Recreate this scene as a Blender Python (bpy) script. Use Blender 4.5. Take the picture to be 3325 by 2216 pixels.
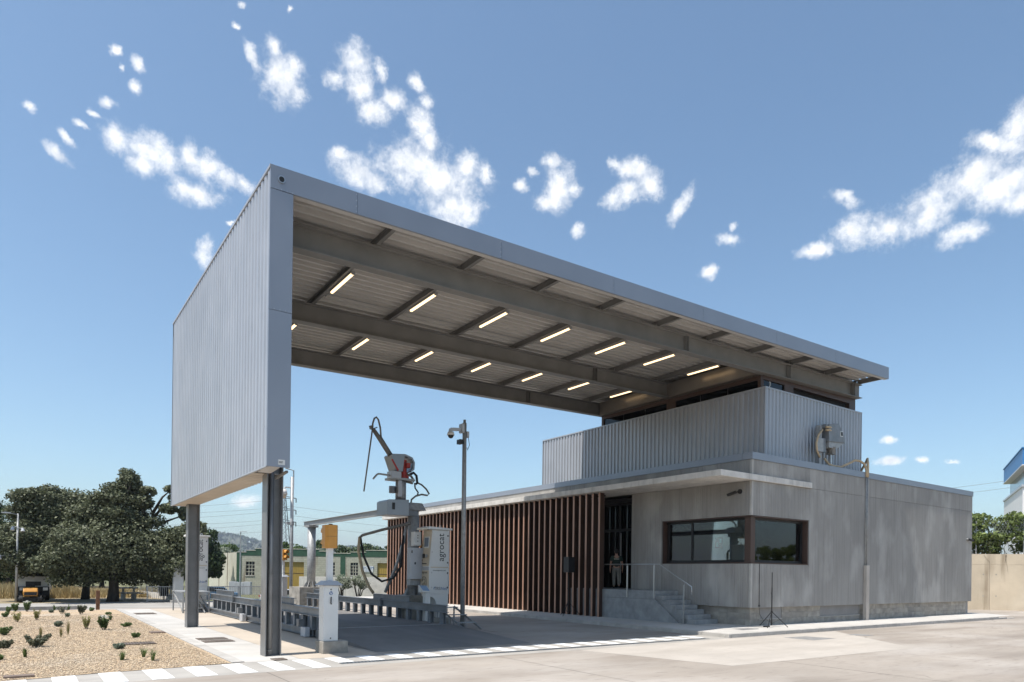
import bpy, math, random
import numpy as np
from mathutils import Vector, Matrix, Euler
random.seed(7)
S = bpy.context.scene
COL = S.collection
for o in list(bpy.data.objects):
    bpy.data.objects.remove(o)
# ------------------------------------------------------------------ camera
cam = bpy.data.cameras.new('camera')
cam.sensor_width = 36.0
cam.lens = 36.0 * 2242.784 / 3325.0
cam.shift_y = 751.25 / 3325.0
cam.clip_start = 0.1
cam.clip_end = 9000
camo = bpy.data.objects.new('camera', cam)
COL.objects.link(camo)
yaw, pitch, roll = math.radians(35.252), math.radians(.0633), math.radians(.7111)
FW = Vector((math.sin(yaw) * math.cos(pitch), math.cos(yaw) * math.cos(pitch), math.sin(pitch)))
RT = Vector((math.cos(yaw), -math.sin(yaw), 0))
UP = RT.cross(FW)
r_ = math.cos(roll) * RT + math.sin(roll) * UP
u_ = -math.sin(roll) * RT + math.cos(roll) * UP
M = Matrix((r_, u_, -FW)).transposed().to_4x4()
M.translation = Vector((0, 0, 2.0))
camo.matrix_world = M
S.camera = camo
# ------------------------------------------------------------------ sun and sky
SUNV = Vector((.435, .03, -1.0)).normalized()            # direction the light travels
EL = math.asin(-SUNV.z)
sun = bpy.data.lights.new('sun', 'SUN')
sun.energy = 4.6
sun.angle = math.radians(.53)
sun.color = (1.0, .95, .88)
suno = bpy.data.objects.new('sun', sun)
suno.rotation_euler = SUNV.to_track_quat('-Z', 'Y').to_euler()
suno.location = (0, 0, 40)
COL.objects.link(suno)
S.view_settings.view_transform = 'Standard'
S.view_settings.look = 'None'
S.view_settings.exposure = 0.36
S.view_settings.gamma = 1.0
S.view_settings.use_curve_mapping = False
S.cycles.max_bounces = 6
S.cycles.transparent_max_bounces = 12
S.cycles.caustics_reflective = False
S.cycles.caustics_refractive = False

W = bpy.data.worlds.new('World')
S.world = W
W.use_nodes = True
nt = W.node_tree
for n in list(nt.nodes):
    nt.nodes.remove(n)
def wn(t, **k):
    n = nt.nodes.new(t)
    for a, b in k.items():
        setattr(n, a, b)
    return n
wl = nt.links.new
out = wn('ShaderNodeOutputWorld')
bg = wn('ShaderNodeBackground')
bg.inputs[1].default_value = .15
wl(bg.outputs[0], out.inputs[0])
sky = wn('ShaderNodeTexSky', sky_type='NISHITA', sun_disc=False)
sky.sun_elevation = EL
sky.sun_rotation = math.atan2(-SUNV.x, -SUNV.y)
sky.altitude = 200
sky.air_density = 1.0
sky.dust_density = 1.6
sky.ozone_density = 1.2
# fair-weather clouds: (azimuth, elevation, half width, half height, tilt), degrees
CL = [(16.41,34.04,1.2,1.4,11),(14.11,34.81,0.28,0.88,33),(15.72,35.51,0.39,0.62,20),(17.23,34.77,0.49,0.72,11),(17.59,33.26,0.64,0.43,11),(22.02,35.86,1.08,0.83,8),(22.4,34.27,0.97,1.16,20),(23.65,33.16,1.05,0.77,7),(25.07,33.93,0.9,0.69,6),(24.0,35.54,0.38,0.59,19),(20.3,34.5,0.61,0.46,-8),(26.85,35.13,0.36,0.65,39),(27.68,34.14,0.5,0.5,5),(27.25,32.71,0.77,0.91,17),(28.0,31.84,0.59,0.8,17),(26.57,30.26,2.36,1.45,5),(28.95,29.18,2.7,1.51,-5),(30.35,27.83,1.79,1.24,3),(22.13,29.44,1.63,0.94,-11),(21.07,30.27,0.76,0.47,8),(23.73,28.85,1.06,0.66,-12),(32.61,30.17,0.4,0.76,2),(31.13,30.46,0.95,0.83,3),(5.06,28.32,0.87,0.77,-29),(7.47,28.03,1.48,1.04,-6),(6.76,27.16,0.79,0.64,15),(9.99,28.45,0.57,0.8,26),(11.06,28.02,1.12,0.86,13),(10.17,26.31,1.47,0.71,-3),(13.58,27.42,0.87,0.51,-14),(12.31,27.59,0.8,0.57,-8),(1.61,26.54,0.73,0.33,-30),(2.12,27.48,0.57,0.25,-36),(3.02,28.52,0.42,0.25,-22),(4.48,30.11,0.47,0.26,17),(3.74,29.38,0.32,0.19,-15),(0.01,28.53,0.31,0.27,-35),(4.99,32.94,0.29,0.23,-13),(6.4,32.55,0.39,0.34,-14),(6.27,31.41,0.35,0.4,17),(5.35,32.16,0.17,0.23,18),(12.96,36.18,0.29,0.18,14),(13.34,37.24,0.24,0.15,14),(16.93,37.64,0.2,0.2,12),(11.14,22.95,0.54,0.99,-16),(12.83,24.94,0.37,0.13,29),(38.69,29.2,0.94,1.37,-1),(38.48,30.75,0.88,0.49,-10),(37.96,28.2,0.99,0.59,-1),(35.69,29.22,0.46,0.43,0),(36.52,30.21,0.45,0.31,0),(39.99,29.17,0.57,0.54,-2),(44.77,29.95,1.36,0.76,-17),(46.06,29.02,1.13,0.7,-26),(44.42,28.84,1.05,0.76,24),(43.24,28.19,0.73,0.61,-3),(43.39,30.51,0.61,0.3,-21),(48.59,27.4,0.48,1.21,-36),(40.32,26.39,0.45,0.41,-2),(50.93,23.03,0.48,0.54,-6),(52.45,25.06,0.75,0.44,-7),(52.52,25.85,0.34,0.26,-7),(58.87,23.5,1.24,0.48,6),(61.32,24.32,1.44,0.96,5),(60.69,26.29,0.89,0.4,-33),(63.54,24.06,1.7,0.99,-7),(66.08,24.63,1.6,1.16,15),(68.75,25.7,1.7,1.39,13),(70.41,25.03,1.81,1.48,1),(68.13,22.78,1.33,0.57,3),(71.41,23.89,1.03,0.89,-16),(69.62,27.59,0.99,0.49,-26),(71.24,27.98,0.88,1.07,-36),(70.76,27.1,0.92,0.55,-17),(63.7,9.94,0.55,0.22,-5),(63.85,8.44,0.87,0.34,8),(65.85,8.43,0.42,0.24,-4),(67.73,8.11,0.36,0.12,-4),(14.12,5.3,1.07,0.47,3)]
# (clouds, azimuth range, elevation range): the ranges do not overlap
groups = [([c for c in CL if c[0] < 34.2 and c[1] > 12], -4, 34.2, 12, 60), ([c for c in CL if 34.2 < c[0] < 55.5], 34.2, 55.5, 12, 60),
          ([c for c in CL if c[0] > 55.5 and c[1] > 15], 55.5, 78, 15, 60), ([c for c in CL if c[0] > 55.5 and c[1] < 15], 55.5, 78, 3, 15), ([c for c in CL if c[1] < 12 and c[0] < 34], -4, 34.2, 2, 12)]
rc = random.Random(3)
for k in range(11):                                       # the same kind of cloud round the rest of the sky
    a0, e0 = 92 + 24 * k, rc.uniform(12, 52)
    groups.append(([(a0 + rc.uniform(-5, 5), e0 + rc.uniform(-2, 2), rc.uniform(1, 2.6), rc.uniform(.6, 1.3), rc.uniform(-20, 20)) for j in range(5)], a0 - 12, a0 + 12, 3, 70))
tc = wn('ShaderNodeTexCoord')
nrm = wn('ShaderNodeVectorMath', operation='NORMALIZE')
wl(tc.outputs['Generated'], nrm.inputs[0])
DIR = nrm.outputs[0]
def ddir(az, el):
    a, e = math.radians(az), math.radians(el)
    return Vector((math.sin(a) * math.cos(e), math.cos(a) * math.cos(e), math.sin(e)))
def wmath(op, a, b, clamp=False):
    n = wn('ShaderNodeMath', operation=op); n.use_clamp = clamp
    for i, x in enumerate((a, b)):
        if isinstance(x, (int, float)):
            n.inputs[i].default_value = x
        else:
            wl(x, n.inputs[i])
    return n.outputs[0]
def wnoise(scale, detail, rough, off=(0, 0, 0), color=False):
    ad = wn('ShaderNodeVectorMath', operation='ADD'); ad.inputs[1].default_value = off
    wl(DIR, ad.inputs[0])
    n = wn('ShaderNodeTexNoise')
    n.inputs['Scale'].default_value = scale
    n.inputs['Detail'].default_value = detail
    n.inputs['Roughness'].default_value = rough
    wl(ad.outputs[0], n.inputs['Vector'])
    return n.outputs['Color' if color else 'Fac']
def wrange(x, a, b, c=0.0, d=1.0, smooth=False):
    n = wn('ShaderNodeMapRange')
    if smooth: n.interpolation_type = 'SMOOTHSTEP'
    for k, v in zip((1, 2, 3, 4), (a, b, c, d)): n.inputs[k].default_value = v
    wl(x, n.inputs[0])
    return n.outputs[0]
skt = wn('ShaderNodeVectorMath', operation='MULTIPLY'); skt.inputs[1].default_value = (.85, .955, .95)   # clear Mediterranean air, white balance of the photograph
wl(sky.outputs[0], skt.inputs[0])
SKY = skt.outputs[0]
wl(SKY, bg.inputs[0])
shader = bg.outputs[0]
sep = wn('ShaderNodeSeparateXYZ'); wl(DIR, sep.inputs[0])
AZ = wmath('ARCTAN2', sep.outputs[0], sep.outputs[1])
for grp, az0, az1, el0, el1 in groups:
    dirs = [ddir(c[0], c[1]) for c in grp]
    off_ = 360 if az0 >= 179 else 0
    inside = wmath('MULTIPLY', wmath('MULTIPLY', wmath('GREATER_THAN', AZ, math.radians(az0 - off_)), wmath('LESS_THAN', AZ, math.radians(az1 - off_))),
                   wmath('MULTIPLY', wmath('GREATER_THAN', sep.outputs[2], math.sin(math.radians(el0))), wmath('LESS_THAN', sep.outputs[2], math.sin(math.radians(el1)))))
    # warp the direction so that outlines are ragged
    wsub = wn('ShaderNodeVectorMath', operation='SUBTRACT'); wsub.inputs[1].default_value = (.5, .5, .5)
    wl(wnoise(30, 9, .7, color=True), wsub.inputs[0])
    wsc = wn('ShaderNodeVectorMath', operation='SCALE'); wsc.inputs['Scale'].default_value = .022
    wl(wsub.outputs[0], wsc.inputs[0])
    wadd = wn('ShaderNodeVectorMath', operation='ADD')
    wl(DIR, wadd.inputs[0]); wl(wsc.outputs[0], wadd.inputs[1])
    prev = None; src = wadd.outputs[0]
    for ib, ((az, el, ra, rb, rot), d) in enumerate(zip(grp, dirs)):
        if ib and ib % 6 == 0:                            # evaluate in small batches
            ch_ = wn('ShaderNodeVectorMath', operation='SCALE'); ch_.inputs[0].default_value = (1e-7, 1e-7, 1e-7)
            wl(prev, ch_.inputs['Scale'])
            ca_ = wn('ShaderNodeVectorMath', operation='ADD'); wl(wadd.outputs[0], ca_.inputs[0]); wl(ch_.outputs[0], ca_.inputs[1])
            src = ca_.outputs[0]
        a, t = math.radians(az), math.radians(rot)
        E = Vector((math.cos(a), -math.sin(a), 0)); Uv = E.cross(d)
        t1 = math.cos(t) * E + math.sin(t) * Uv
        t2 = -math.sin(t) * E + math.cos(t) * Uv
        mp = wn('ShaderNodeMapping', vector_type='TEXTURE')
        mp.inputs['Location'].default_value = d
        mp.inputs['Rotation'].default_value = Matrix((t1, t2, t1.cross(t2))).transposed().to_euler()
        mp.inputs['Scale'].default_value = (math.radians(ra), math.radians(rb), .5)
        wl(src, mp.inputs[0])
        ln = wn('ShaderNodeVectorMath', operation='LENGTH')
        wl(mp.outputs[0], ln.inputs[0])
        if prev is None:
            prev = ln.outputs['Value']
        else:
            mn = wn('ShaderNodeMath', operation='SMOOTH_MIN'); mn.inputs[2].default_value = .4
            wl(prev, mn.inputs[0]); wl(ln.outputs['Value'], mn.inputs[1])
            prev = mn.outputs[0]
    nz = wnoise(52, 10, .68)
    dens = wmath('ADD', wmath('SUBTRACT', 1.45, prev), wmath('MULTIPLY', wmath('SUBTRACT', nz, .5), 2.3))
    alpha = wrange(dens, .0, 1.5, 0, .97, True)
    shade = wmath('MULTIPLY', wmath('SUBTRACT', wnoise(26, 6, .55), wnoise(26, 6, .55, tuple(-SUNV * .016))), 2.6)
    lum = wmath('SUBTRACT', wmath('ADD', .92, shade), wrange(dens, .9, 2.2, 0, .55), True)
    cc = wn('ShaderNodeMix', data_type='RGBA')
    cc.inputs[6].default_value = (3.6, 3.95, 4.5, 1); cc.inputs[7].default_value = (6.4, 6.45, 6.5, 1)
    wl(lum, cc.inputs[0])
    cbg = wn('ShaderNodeBackground'); cbg.inputs[1].default_value = .15
    mx = wn('ShaderNodeMix', data_type='RGBA')
    wl(alpha, mx.inputs[0]); wl(SKY, mx.inputs[6]); wl(cc.outputs[2], mx.inputs[7])
    wl(mx.outputs[2], cbg.inputs[0])
    ms = wn('ShaderNodeMixShader')
    wl(inside, ms.inputs[0]); wl(shader, ms.inputs[1]); wl(cbg.outputs[0], ms.inputs[2])
    shader = ms.outputs[0]
wl(shader, out.inputs[0])
W.cycles.sampling_method = 'MANUAL'
W.cycles.sample_map_resolution = 512

# ------------------------------------------------------------------ helpers
ORG = {}
def tag(o, label=None, cat=None, group=None, kind=None):
    for k, v in (('label', label), ('category', cat), ('group', group), ('kind', kind)):
        if v:
            o[k] = v
    return o
def thing(name, loc, label, cat, group=None):
    o = bpy.data.objects.new(name, None)
    o.empty_display_size = .2
    COL.objects.link(o)
    o.location = loc
    ORG[o.name] = Vector(loc)
    return tag(o, label, cat, group)
def link(name, me, mat=None, parent=None, org=None):
    o = bpy.data.objects.new(name, me)
    COL.objects.link(o)
    if mat is not None and not me.materials:
        me.materials.append(mat)
    if parent is not None:
        o.parent = parent
        ORG[o.name] = ORG[parent.name]
    else:
        ORG[o.name] = Vector(org or (0, 0, 0))
        o.location = ORG[o.name]
    return o
def copy_tree(o, delta, parent=None, label=None):
    c = o.copy()
    COL.objects.link(c)
    c.parent = parent
    if parent is None:
        c.location = Vector(o.location) + Vector(delta)
        ORG[c.name] = c.location.copy()
        if label:
            c['label'] = label
    for ch in list(o.children):
        copy_tree(ch, delta, c)
    return c
class MB:
    def __init__(s):
        s.v = []; s.f = []
    def add(s, vs, fs):
        n = len(s.v)
        s.v += [tuple(v) for v in vs]
        s.f += [tuple(i + n for i in f) for f in fs]
        return s
    def hexa(s, p):
        return s.add(p, [(0, 3, 2, 1), (4, 5, 6, 7), (0, 1, 5, 4), (1, 2, 6, 5), (2, 3, 7, 6), (3, 0, 4, 7)])
    def box(s, x0, x1, y0, y1, z0, z1):
        return s.hexa([(x0, y0, z0), (x1, y0, z0), (x1, y1, z0), (x0, y1, z0), (x0, y0, z1), (x1, y0, z1), (x1, y1, z1), (x0, y1, z1)])
    def boxs(s, x0, x1, y0, y1, z0, z1, sl=.0165, xr=4.19):      # box whose z follows the canopy slope
        a, b = (x0 - xr) * sl, (x1 - xr) * sl
        return s.hexa([(x0, y0, z0 + a), (x1, y0, z0 + b), (x1, y1, z0 + b), (x0, y1, z0 + a), (x0, y0, z1 + a), (x1, y0, z1 + b), (x1, y1, z1 + b), (x0, y1, z1 + a)])
    def prism(s, poly, axis, a0, a1):
        def P(p, a):
            return {'x': (a, p[0], p[1]), 'y': (p[0], a, p[1]), 'z': (p[0], p[1], a)}[axis]
        n = len(poly)
        ar = sum(poly[i][0] * poly[(i + 1) % n][1] - poly[(i + 1) % n][0] * poly[i][1] for i in range(n))
        if (ar < 0) != (axis == 'y'):
            poly = poly[::-1]
        vs = [P(p, a0) for p in poly] + [P(p, a1) for p in poly]
        fs = [tuple(range(n))[::-1], tuple(range(n, 2 * n))] + [(i, (i + 1) % n, n + (i + 1) % n, n + i) for i in range(n)]
        return s.add(vs, fs)
    def tube(s, pts, r, n=8, cap=True):
        pts = [Vector(p) for p in pts]
        rs = r if isinstance(r, (list, tuple)) else [r] * len(pts)
        rings = []; ref = None
        for i, p in enumerate(pts):
            t = ((pts[i + 1] if i + 1 < len(pts) else p) - (pts[i - 1] if i else p)).normalized()
            if ref is None:
                ref = Vector((0, 0, 1)) if abs(t.z) < .9 else Vector((1, 0, 0))
            a = (ref - t * ref.dot(t)).normalized()
            ref = a
            b = t.cross(a)
            rings.append([p + (a * math.cos(2 * math.pi * k / n) + b * math.sin(2 * math.pi * k / n)) * rs[i] for k in range(n)])
        vs = [v for R in rings for v in R]
        fs = []
        for i in range(len(pts) - 1):
            for k in range(n):
                fs.append((i * n + k, i * n + (k + 1) % n, (i + 1) * n + (k + 1) % n, (i + 1) * n + k))
        if cap:
            fs.append(tuple(range(n))[::-1])
            fs.append(tuple((len(pts) - 1) * n + k for k in range(n)))
        return s.add(vs, fs)
    def bar(s, p0, p1, w, h):
        p0, p1 = Vector(p0), Vector(p1)
        t = (p1 - p0).normalized()
        up = Vector((0, 0, 1)) if abs(t.z) < .95 else Vector((0, 1, 0))
        a = t.cross(up).normalized() * w / 2
        b = a.cross(t).normalized() * h / 2
        return s.hexa([p0 - a - b, p0 + a - b, p1 + a - b, p1 - a - b, p0 - a + b, p0 + a + b, p1 + a + b, p1 - a + b])
    def ball(s, c, r, n=12, m=8):
        c = Vector(c)
        rx, ry, rz = r if isinstance(r, (tuple, list)) else (r, r, r)
        vs = [c + Vector((0, 0, -rz))]
        for j in range(1, m):
            ph = math.pi * j / m
            for k in range(n):
                th = 2 * math.pi * k / n
                vs.append(c + Vector((rx * math.sin(ph) * math.cos(th), ry * math.sin(ph) * math.sin(th), -rz * math.cos(ph))))
        vs.append(c + Vector((0, 0, rz)))
        fs = [(0, 1 + (k + 1) % n, 1 + k) for k in range(n)]
        for j in range(m - 2):
            for k in range(n):
                fs.append((1 + j * n + k, 1 + j * n + (k + 1) % n, 1 + (j + 1) * n + (k + 1) % n, 1 + (j + 1) * n + k))
        L = len(vs) - 1; b = 1 + (m - 2) * n
        fs += [(L, b + k, b + (k + 1) % n) for k in range(n)]
        return s.add(vs, fs)
    def sheet(s, x0, x1, y0, y1, z):
        return s.add([(x0, y0, z), (x1, y0, z), (x1, y1, z), (x0, y1, z)], [(0, 1, 2, 3)])
    def build(s, name, mat, parent=None, org=None, smooth=False, bevel=0, label=None, cat=None, group=None, kind=None):
        og = ORG[parent.name] if parent is not None else Vector(org or (0, 0, 0))
        me = bpy.data.meshes.new(name)
        me.from_pydata([tuple(Vector(v) - og) for v in s.v], [], s.f)
        me.materials.append(mat)
        if smooth:
            me.polygons.foreach_set('use_smooth', [True] * len(me.polygons))
        o = link(name, me, None, parent, org)
        if bevel:
            b = o.modifiers.new('bevel', 'BEVEL'); b.width = bevel; b.segments = 2; b.limit_method = 'ANGLE'
            b.harden_normals = False
        return tag(o, label, cat, group, kind)
def np_mesh(name, V, F, tint=None):
    me = bpy.data.meshes.new(name)
    k = F.shape[1]
    me.vertices.add(len(V)); me.vertices.foreach_set('co', V.astype(np.float32).ravel())
    me.loops.add(F.size); me.loops.foreach_set('vertex_index', F.astype(np.int32).ravel())
    me.polygons.add(len(F)); me.polygons.foreach_set('loop_start', np.arange(0, F.size, k, dtype=np.int32))
    if tint is not None:
        at = me.attributes.new('tint', 'FLOAT', 'POINT'); at.data.foreach_set('value', tint.astype(np.float32))
    me.update(calc_edges=True)
    return me
def ibeam(mb, axis, a0, a1, c, zt, h, bf, tf, tw, sl=0.0):
    def B(c0, c1, z0, z1):
        if axis == 'x':
            mb.boxs(a0, a1, c0, c1, z0, z1, sl) if sl else mb.box(a0, a1, c0, c1, z0, z1)
        else:
            mb.box(c0, c1, a0, a1, z0, z1)
    B(c - bf / 2, c + bf / 2, zt - tf, zt)
    B(c - bf / 2, c + bf / 2, zt - h, zt - h + tf)
    B(c - tw / 2, c + tw / 2, zt - h + tf, zt - tf)
    return mb
def text_mesh(body, size, outline=False, extr=.0015):
    cu = bpy.data.curves.new('lettering', 'FONT')
    cu.body = body; cu.size = size; cu.align_x = 'CENTER'; cu.align_y = 'CENTER'
    if outline:
        cu.fill_mode = 'NONE'; cu.bevel_depth = outline; cu.bevel_resolution = 1
    else:
        cu.extrude = extr
    cu.resolution_u = 5
    o = bpy.data.objects.new('lettering', cu)
    COL.objects.link(o)
    dg = bpy.context.evaluated_depsgraph_get()
    me = bpy.data.meshes.new_from_object(o.evaluated_get(dg))
    bpy.data.objects.remove(o); bpy.data.curves.remove(cu)
    me.materials.clear()
    return me
def lettering(body, size, pos, xdir, ydir, mat, parent, outline=False, sx=1.0, bold=0):
    me = text_mesh(body, size, outline)
    x, y = Vector(xdir), Vector(ydir)
    Mx = Matrix((x * sx, y, x.cross(y))).transposed().to_4x4()
    Mx.translation = Vector(pos) - ORG[parent.name]
    me.transform(Mx)
    return link('lettering', me, mat, parent)

# ------------------------------------------------------------------ materials
def pm(name, col, rough=.6, metal=0, var=.12, scale=2.5, stretch=(1, 1, 1), bump=0, bscale=30, col2=None, detail=6,
       spec=.5, rnd=0.0, contrast=(.3, .7), coat=0, streak=None, grime=None, grit=None, cracks=None):
    m = bpy.data.materials.new(name); m.use_nodes = True
    t = m.node_tree; L = t.links.new
    b = t.nodes['Principled BSDF']
    b.inputs['Roughness'].default_value = rough
    b.inputs['Metallic'].default_value = metal
    b.inputs['Specular IOR Level'].default_value = spec
    if coat:
        b.inputs['Coat Weight'].default_value = coat
        b.inputs['Coat Roughness'].default_value = .15
    tc = t.nodes.new('ShaderNodeTexCoord'); oi = t.nodes.new('ShaderNodeObjectInfo')
    ad = t.nodes.new('ShaderNodeVectorMath'); ad.operation = 'MULTIPLY_ADD'
    ad.inputs[0].default_value = (1, 1, 1)
    cmb = t.nodes.new('ShaderNodeCombineXYZ')
    mu = t.nodes.new('ShaderNodeMath'); mu.operation = 'MULTIPLY'; mu.inputs[1].default_value = 37.0 * rnd
    L(oi.outputs['Random'], mu.inputs[0])
    for i in range(3):
        L(mu.outputs[0], cmb.inputs[i])
    L(tc.outputs['Object'], ad.inputs[0]); ad.inputs[1].default_value = stretch; L(cmb.outputs[0], ad.inputs[2])
    n = t.nodes.new('ShaderNodeTexNoise')
    n.inputs['Scale'].default_value = scale; n.inputs['Detail'].default_value = detail; n.inputs['Roughness'].default_value = .6
    L(ad.outputs[0], n.inputs['Vector'])
    mr = t.nodes.new('ShaderNodeMapRange'); mr.inputs[1].default_value = contrast[0]; mr.inputs[2].default_value = contrast[1]
    L(n.outputs['Fac'], mr.inputs[0])
    mix = t.nodes.new('ShaderNodeMix'); mix.data_type = 'RGBA'
    c2 = col2 or tuple(c * (1 - 2 * var) for c in col)
    c1 = col if col2 else tuple(min(1, c * (1 + var)) for c in col)
    mix.inputs[6].default_value = (*c2, 1); mix.inputs[7].default_value = (*c1, 1)
    L(mr.outputs[0], mix.inputs[0])
    res = mix.outputs[2]
    for extra in (streak, grime, grit):
        if extra:                                          # (colour, amount, scale, stretch, lo, hi)
            ec, ea, es, est, lo, hi = extra
            mpn = t.nodes.new('ShaderNodeVectorMath'); mpn.operation = 'MULTIPLY'; mpn.inputs[1].default_value = est
            L(tc.outputs['Object'], mpn.inputs[0])
            n3 = t.nodes.new('ShaderNodeTexNoise'); n3.inputs['Scale'].default_value = es; n3.inputs['Detail'].default_value = 5
            L(mpn.outputs[0], n3.inputs['Vector'])
            m3 = t.nodes.new('ShaderNodeMapRange'); m3.inputs[1].default_value = lo; m3.inputs[2].default_value = hi
            m3.inputs[4].default_value = ea
            L(n3.outputs['Fac'], m3.inputs[0])
            mx3 = t.nodes.new('ShaderNodeMix'); mx3.data_type = 'RGBA'; mx3.inputs[7].default_value = (*ec, 1)
            L(m3.outputs[0], mx3.inputs[0]); L(res, mx3.inputs[6])
            res = mx3.outputs[2]
    if cracks:                                             # (colour, scale, width)
        wv = t.nodes.new('ShaderNodeTexNoise'); wv.inputs['Scale'].default_value = 1.3; L(tc.outputs['Object'], wv.inputs['Vector'])
        wa = t.nodes.new('ShaderNodeVectorMath'); wa.operation = 'MULTIPLY_ADD'; wa.inputs[1].default_value = (.9, .9, .9)
        L(wv.outputs['Color'], wa.inputs[0]); L(tc.outputs['Object'], wa.inputs[2])
        vz = t.nodes.new('ShaderNodeTexVoronoi'); vz.feature = 'DISTANCE_TO_EDGE'; vz.inputs['Scale'].default_value = cracks[1]
        L(wa.outputs[0], vz.inputs['Vector'])
        mk = t.nodes.new('ShaderNodeMapRange'); mk.inputs[1].default_value = 0; mk.inputs[2].default_value = cracks[2]; mk.inputs[3].default_value = .75; mk.inputs[4].default_value = 0
        L(vz.outputs['Distance'], mk.inputs[0])
        mm = t.nodes.new('ShaderNodeMath'); mm.operation = 'MULTIPLY'; L(mk.outputs[0], mm.inputs[0])
        ms_ = t.nodes.new('ShaderNodeMapRange'); ms_.inputs[1].default_value = .5; ms_.inputs[2].default_value = .56; L(n.outputs['Fac'], ms_.inputs[0]); L(ms_.outputs[0], mm.inputs[1])
        mc = t.nodes.new('ShaderNodeMix'); mc.data_type = 'RGBA'; mc.inputs[7].default_value = (*cracks[0], 1)
        L(mm.outputs[0], mc.inputs[0]); L(res, mc.inputs[6]); res = mc.outputs[2]
    if rnd:
        hs = t.nodes.new('ShaderNodeHueSaturation')
        mr2 = t.nodes.new('ShaderNodeMapRange'); mr2.inputs[3].default_value = 1 - .12 * rnd; mr2.inputs[4].default_value = 1 + .12 * rnd
        L(oi.outputs['Random'], mr2.inputs[0]); L(mr2.outputs[0], hs.inputs['Value']); L(res, hs.inputs['Color'])
        res = hs.outputs[0]
    L(res, b.inputs['Base Color'])
    rr = t.nodes.new('ShaderNodeMapRange'); rr.inputs[3].default_value = max(0, rough - .08); rr.inputs[4].default_value = min(1, rough + .1)
    L(n.outputs['Fac'], rr.inputs[0]); L(rr.outputs[0], b.inputs['Roughness'])
    if bump:
        n2 = t.nodes.new('ShaderNodeTexNoise'); n2.inputs['Scale'].default_value = bscale; n2.inputs['Detail'].default_value = 4
        L(ad.outputs[0], n2.inputs['Vector'])
        bp = t.nodes.new('ShaderNodeBump'); bp.inputs['Strength'].default_value = 1; bp.inputs['Distance'].default_value = bump
        L(n2.outputs['Fac'], bp.inputs['Height']); L(bp.outputs[0], b.inputs['Normal'])
    return m
def leafmat(name, dark, light, trans=.25):
    m = bpy.data.materials.new(name); m.use_nodes = True
    t = m.node_tree; L = t.links.new
    b = t.nodes['Principled BSDF']; b.inputs['Roughness'].default_value = .55; b.inputs['Specular IOR Level'].default_value = .35
    a = t.nodes.new('ShaderNodeAttribute'); a.attribute_name = 'tint'
    mix = t.nodes.new('ShaderNodeMix'); mix.data_type = 'RGBA'
    mix.inputs[6].default_value = (*dark, 1); mix.inputs[7].default_value = (*light, 1)
    L(a.outputs['Fac'], mix.inputs[0]); L(mix.outputs[2], b.inputs['Base Color'])
    tr = t.nodes.new('ShaderNodeBsdfTranslucent'); L(mix.outputs[2], tr.inputs[0])
    ms = t.nodes.new('ShaderNodeMixShader'); ms.inputs[0].default_value = trans
    L(b.outputs[0], ms.inputs[1]); L(tr.outputs[0], ms.inputs[2])
    L(ms.outputs[0], t.nodes['Material Output'].inputs[0])
    return m
def glassmat(name, tintc=(.8, .85, .84), refl=1.6):
    m = bpy.data.materials.new(name); m.use_nodes = True
    t = m.node_tree; L = t.links.new
    t.nodes.remove(t.nodes['Principled BSDF'])
    tr = t.nodes.new('ShaderNodeBsdfTransparent'); tr.inputs[0].default_value = (*tintc, 1)
    gl = t.nodes.new('ShaderNodeBsdfGlossy'); gl.inputs['Roughness'].default_value = .012; gl.inputs[0].default_value = (.95, .97, 1, 1)
    fr = t.nodes.new('ShaderNodeFresnel'); fr.inputs[0].default_value = refl
    ms = t.nodes.new('ShaderNodeMixShader')
    L(fr.outputs[0], ms.inputs[0]); L(tr.outputs[0], ms.inputs[1]); L(gl.outputs[0], ms.inputs[2])
    L(ms.outputs[0], t.nodes['Material Output'].inputs[0])
    return m
def emat(name, col, s):
    m = bpy.data.materials.new(name); m.use_nodes = True
    b = m.node_tree.nodes['Principled BSDF']
    b.inputs['Base Color'].default_value = (*col, 1); b.inputs['Emission Color'].default_value = (*col, 1); b.inputs['Emission Strength'].default_value = s
    return m
m_clad = pm('cladding_paint', (.4, .415, .445), .38, .25, .05, .7, spec=.5, rnd=.35, streak=((.3, .315, .34), .35, 9, (1, 1, .04), .5, .75))
m_fascia = pm('fascia_paint', (.27, .295, .34), .36, .3, .05, .35, spec=.5)
m_steel = pm('beam_paint', (.2, .195, .187), .55, .0, .1, 1.2, spec=.3)
m_col = pm('column_paint', (.21, .21, .21), .4, .25, .12, 2.0, bump=.0006, bscale=60)
m_deck = pm('deck_paint', (.5, .485, .465), .45, .0, .05, .8, spec=.4)
m_galv = pm('galvanised', (.37, .375, .375), .5, .3, .14, 9)
m_rail = pm('rail_paint', (.2, .215, .23), .45, .25, .16, 2.5, bump=.0006, bscale=50, grime=((.26, .23, .2), .5, 1.3, (1, 1, 1), .55, .8))
m_rail_l = pm('side_beam_paint', (.22, .235, .25), .45, .25, .16, 2.5, grime=((.3, .26, .22), .5, 1.6, (1, 1, 1), .5, .8))
m_wall = pm('ribbed_concrete', (.33, .315, .293), .8, 0, .1, .45, stretch=(1, 1, .6), bump=.002, bscale=40, rnd=.35,
            streak=((.2, .19, .18), .6, 14, (1, 1, .02), .48, .75), grime=((.52, .5, .47), .75, .9, (1, 1, .5), .5, .76))
m_slab = pm('slab_concrete', (.64, .61, .565), .85, 0, .1, 2.2, bump=.002, bscale=45, streak=((.3, .27, .24), .5, 5, (1, 1, .12), .56, .78))
m_plinth = pm('plinth_block', (.37, .34, .295), .9, 0, .18, 2.5, bump=.006, bscale=26, rnd=.8, grime=((.2, .19, .185), .6, 1.5, (1, 1, 2), .5, .75))
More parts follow.
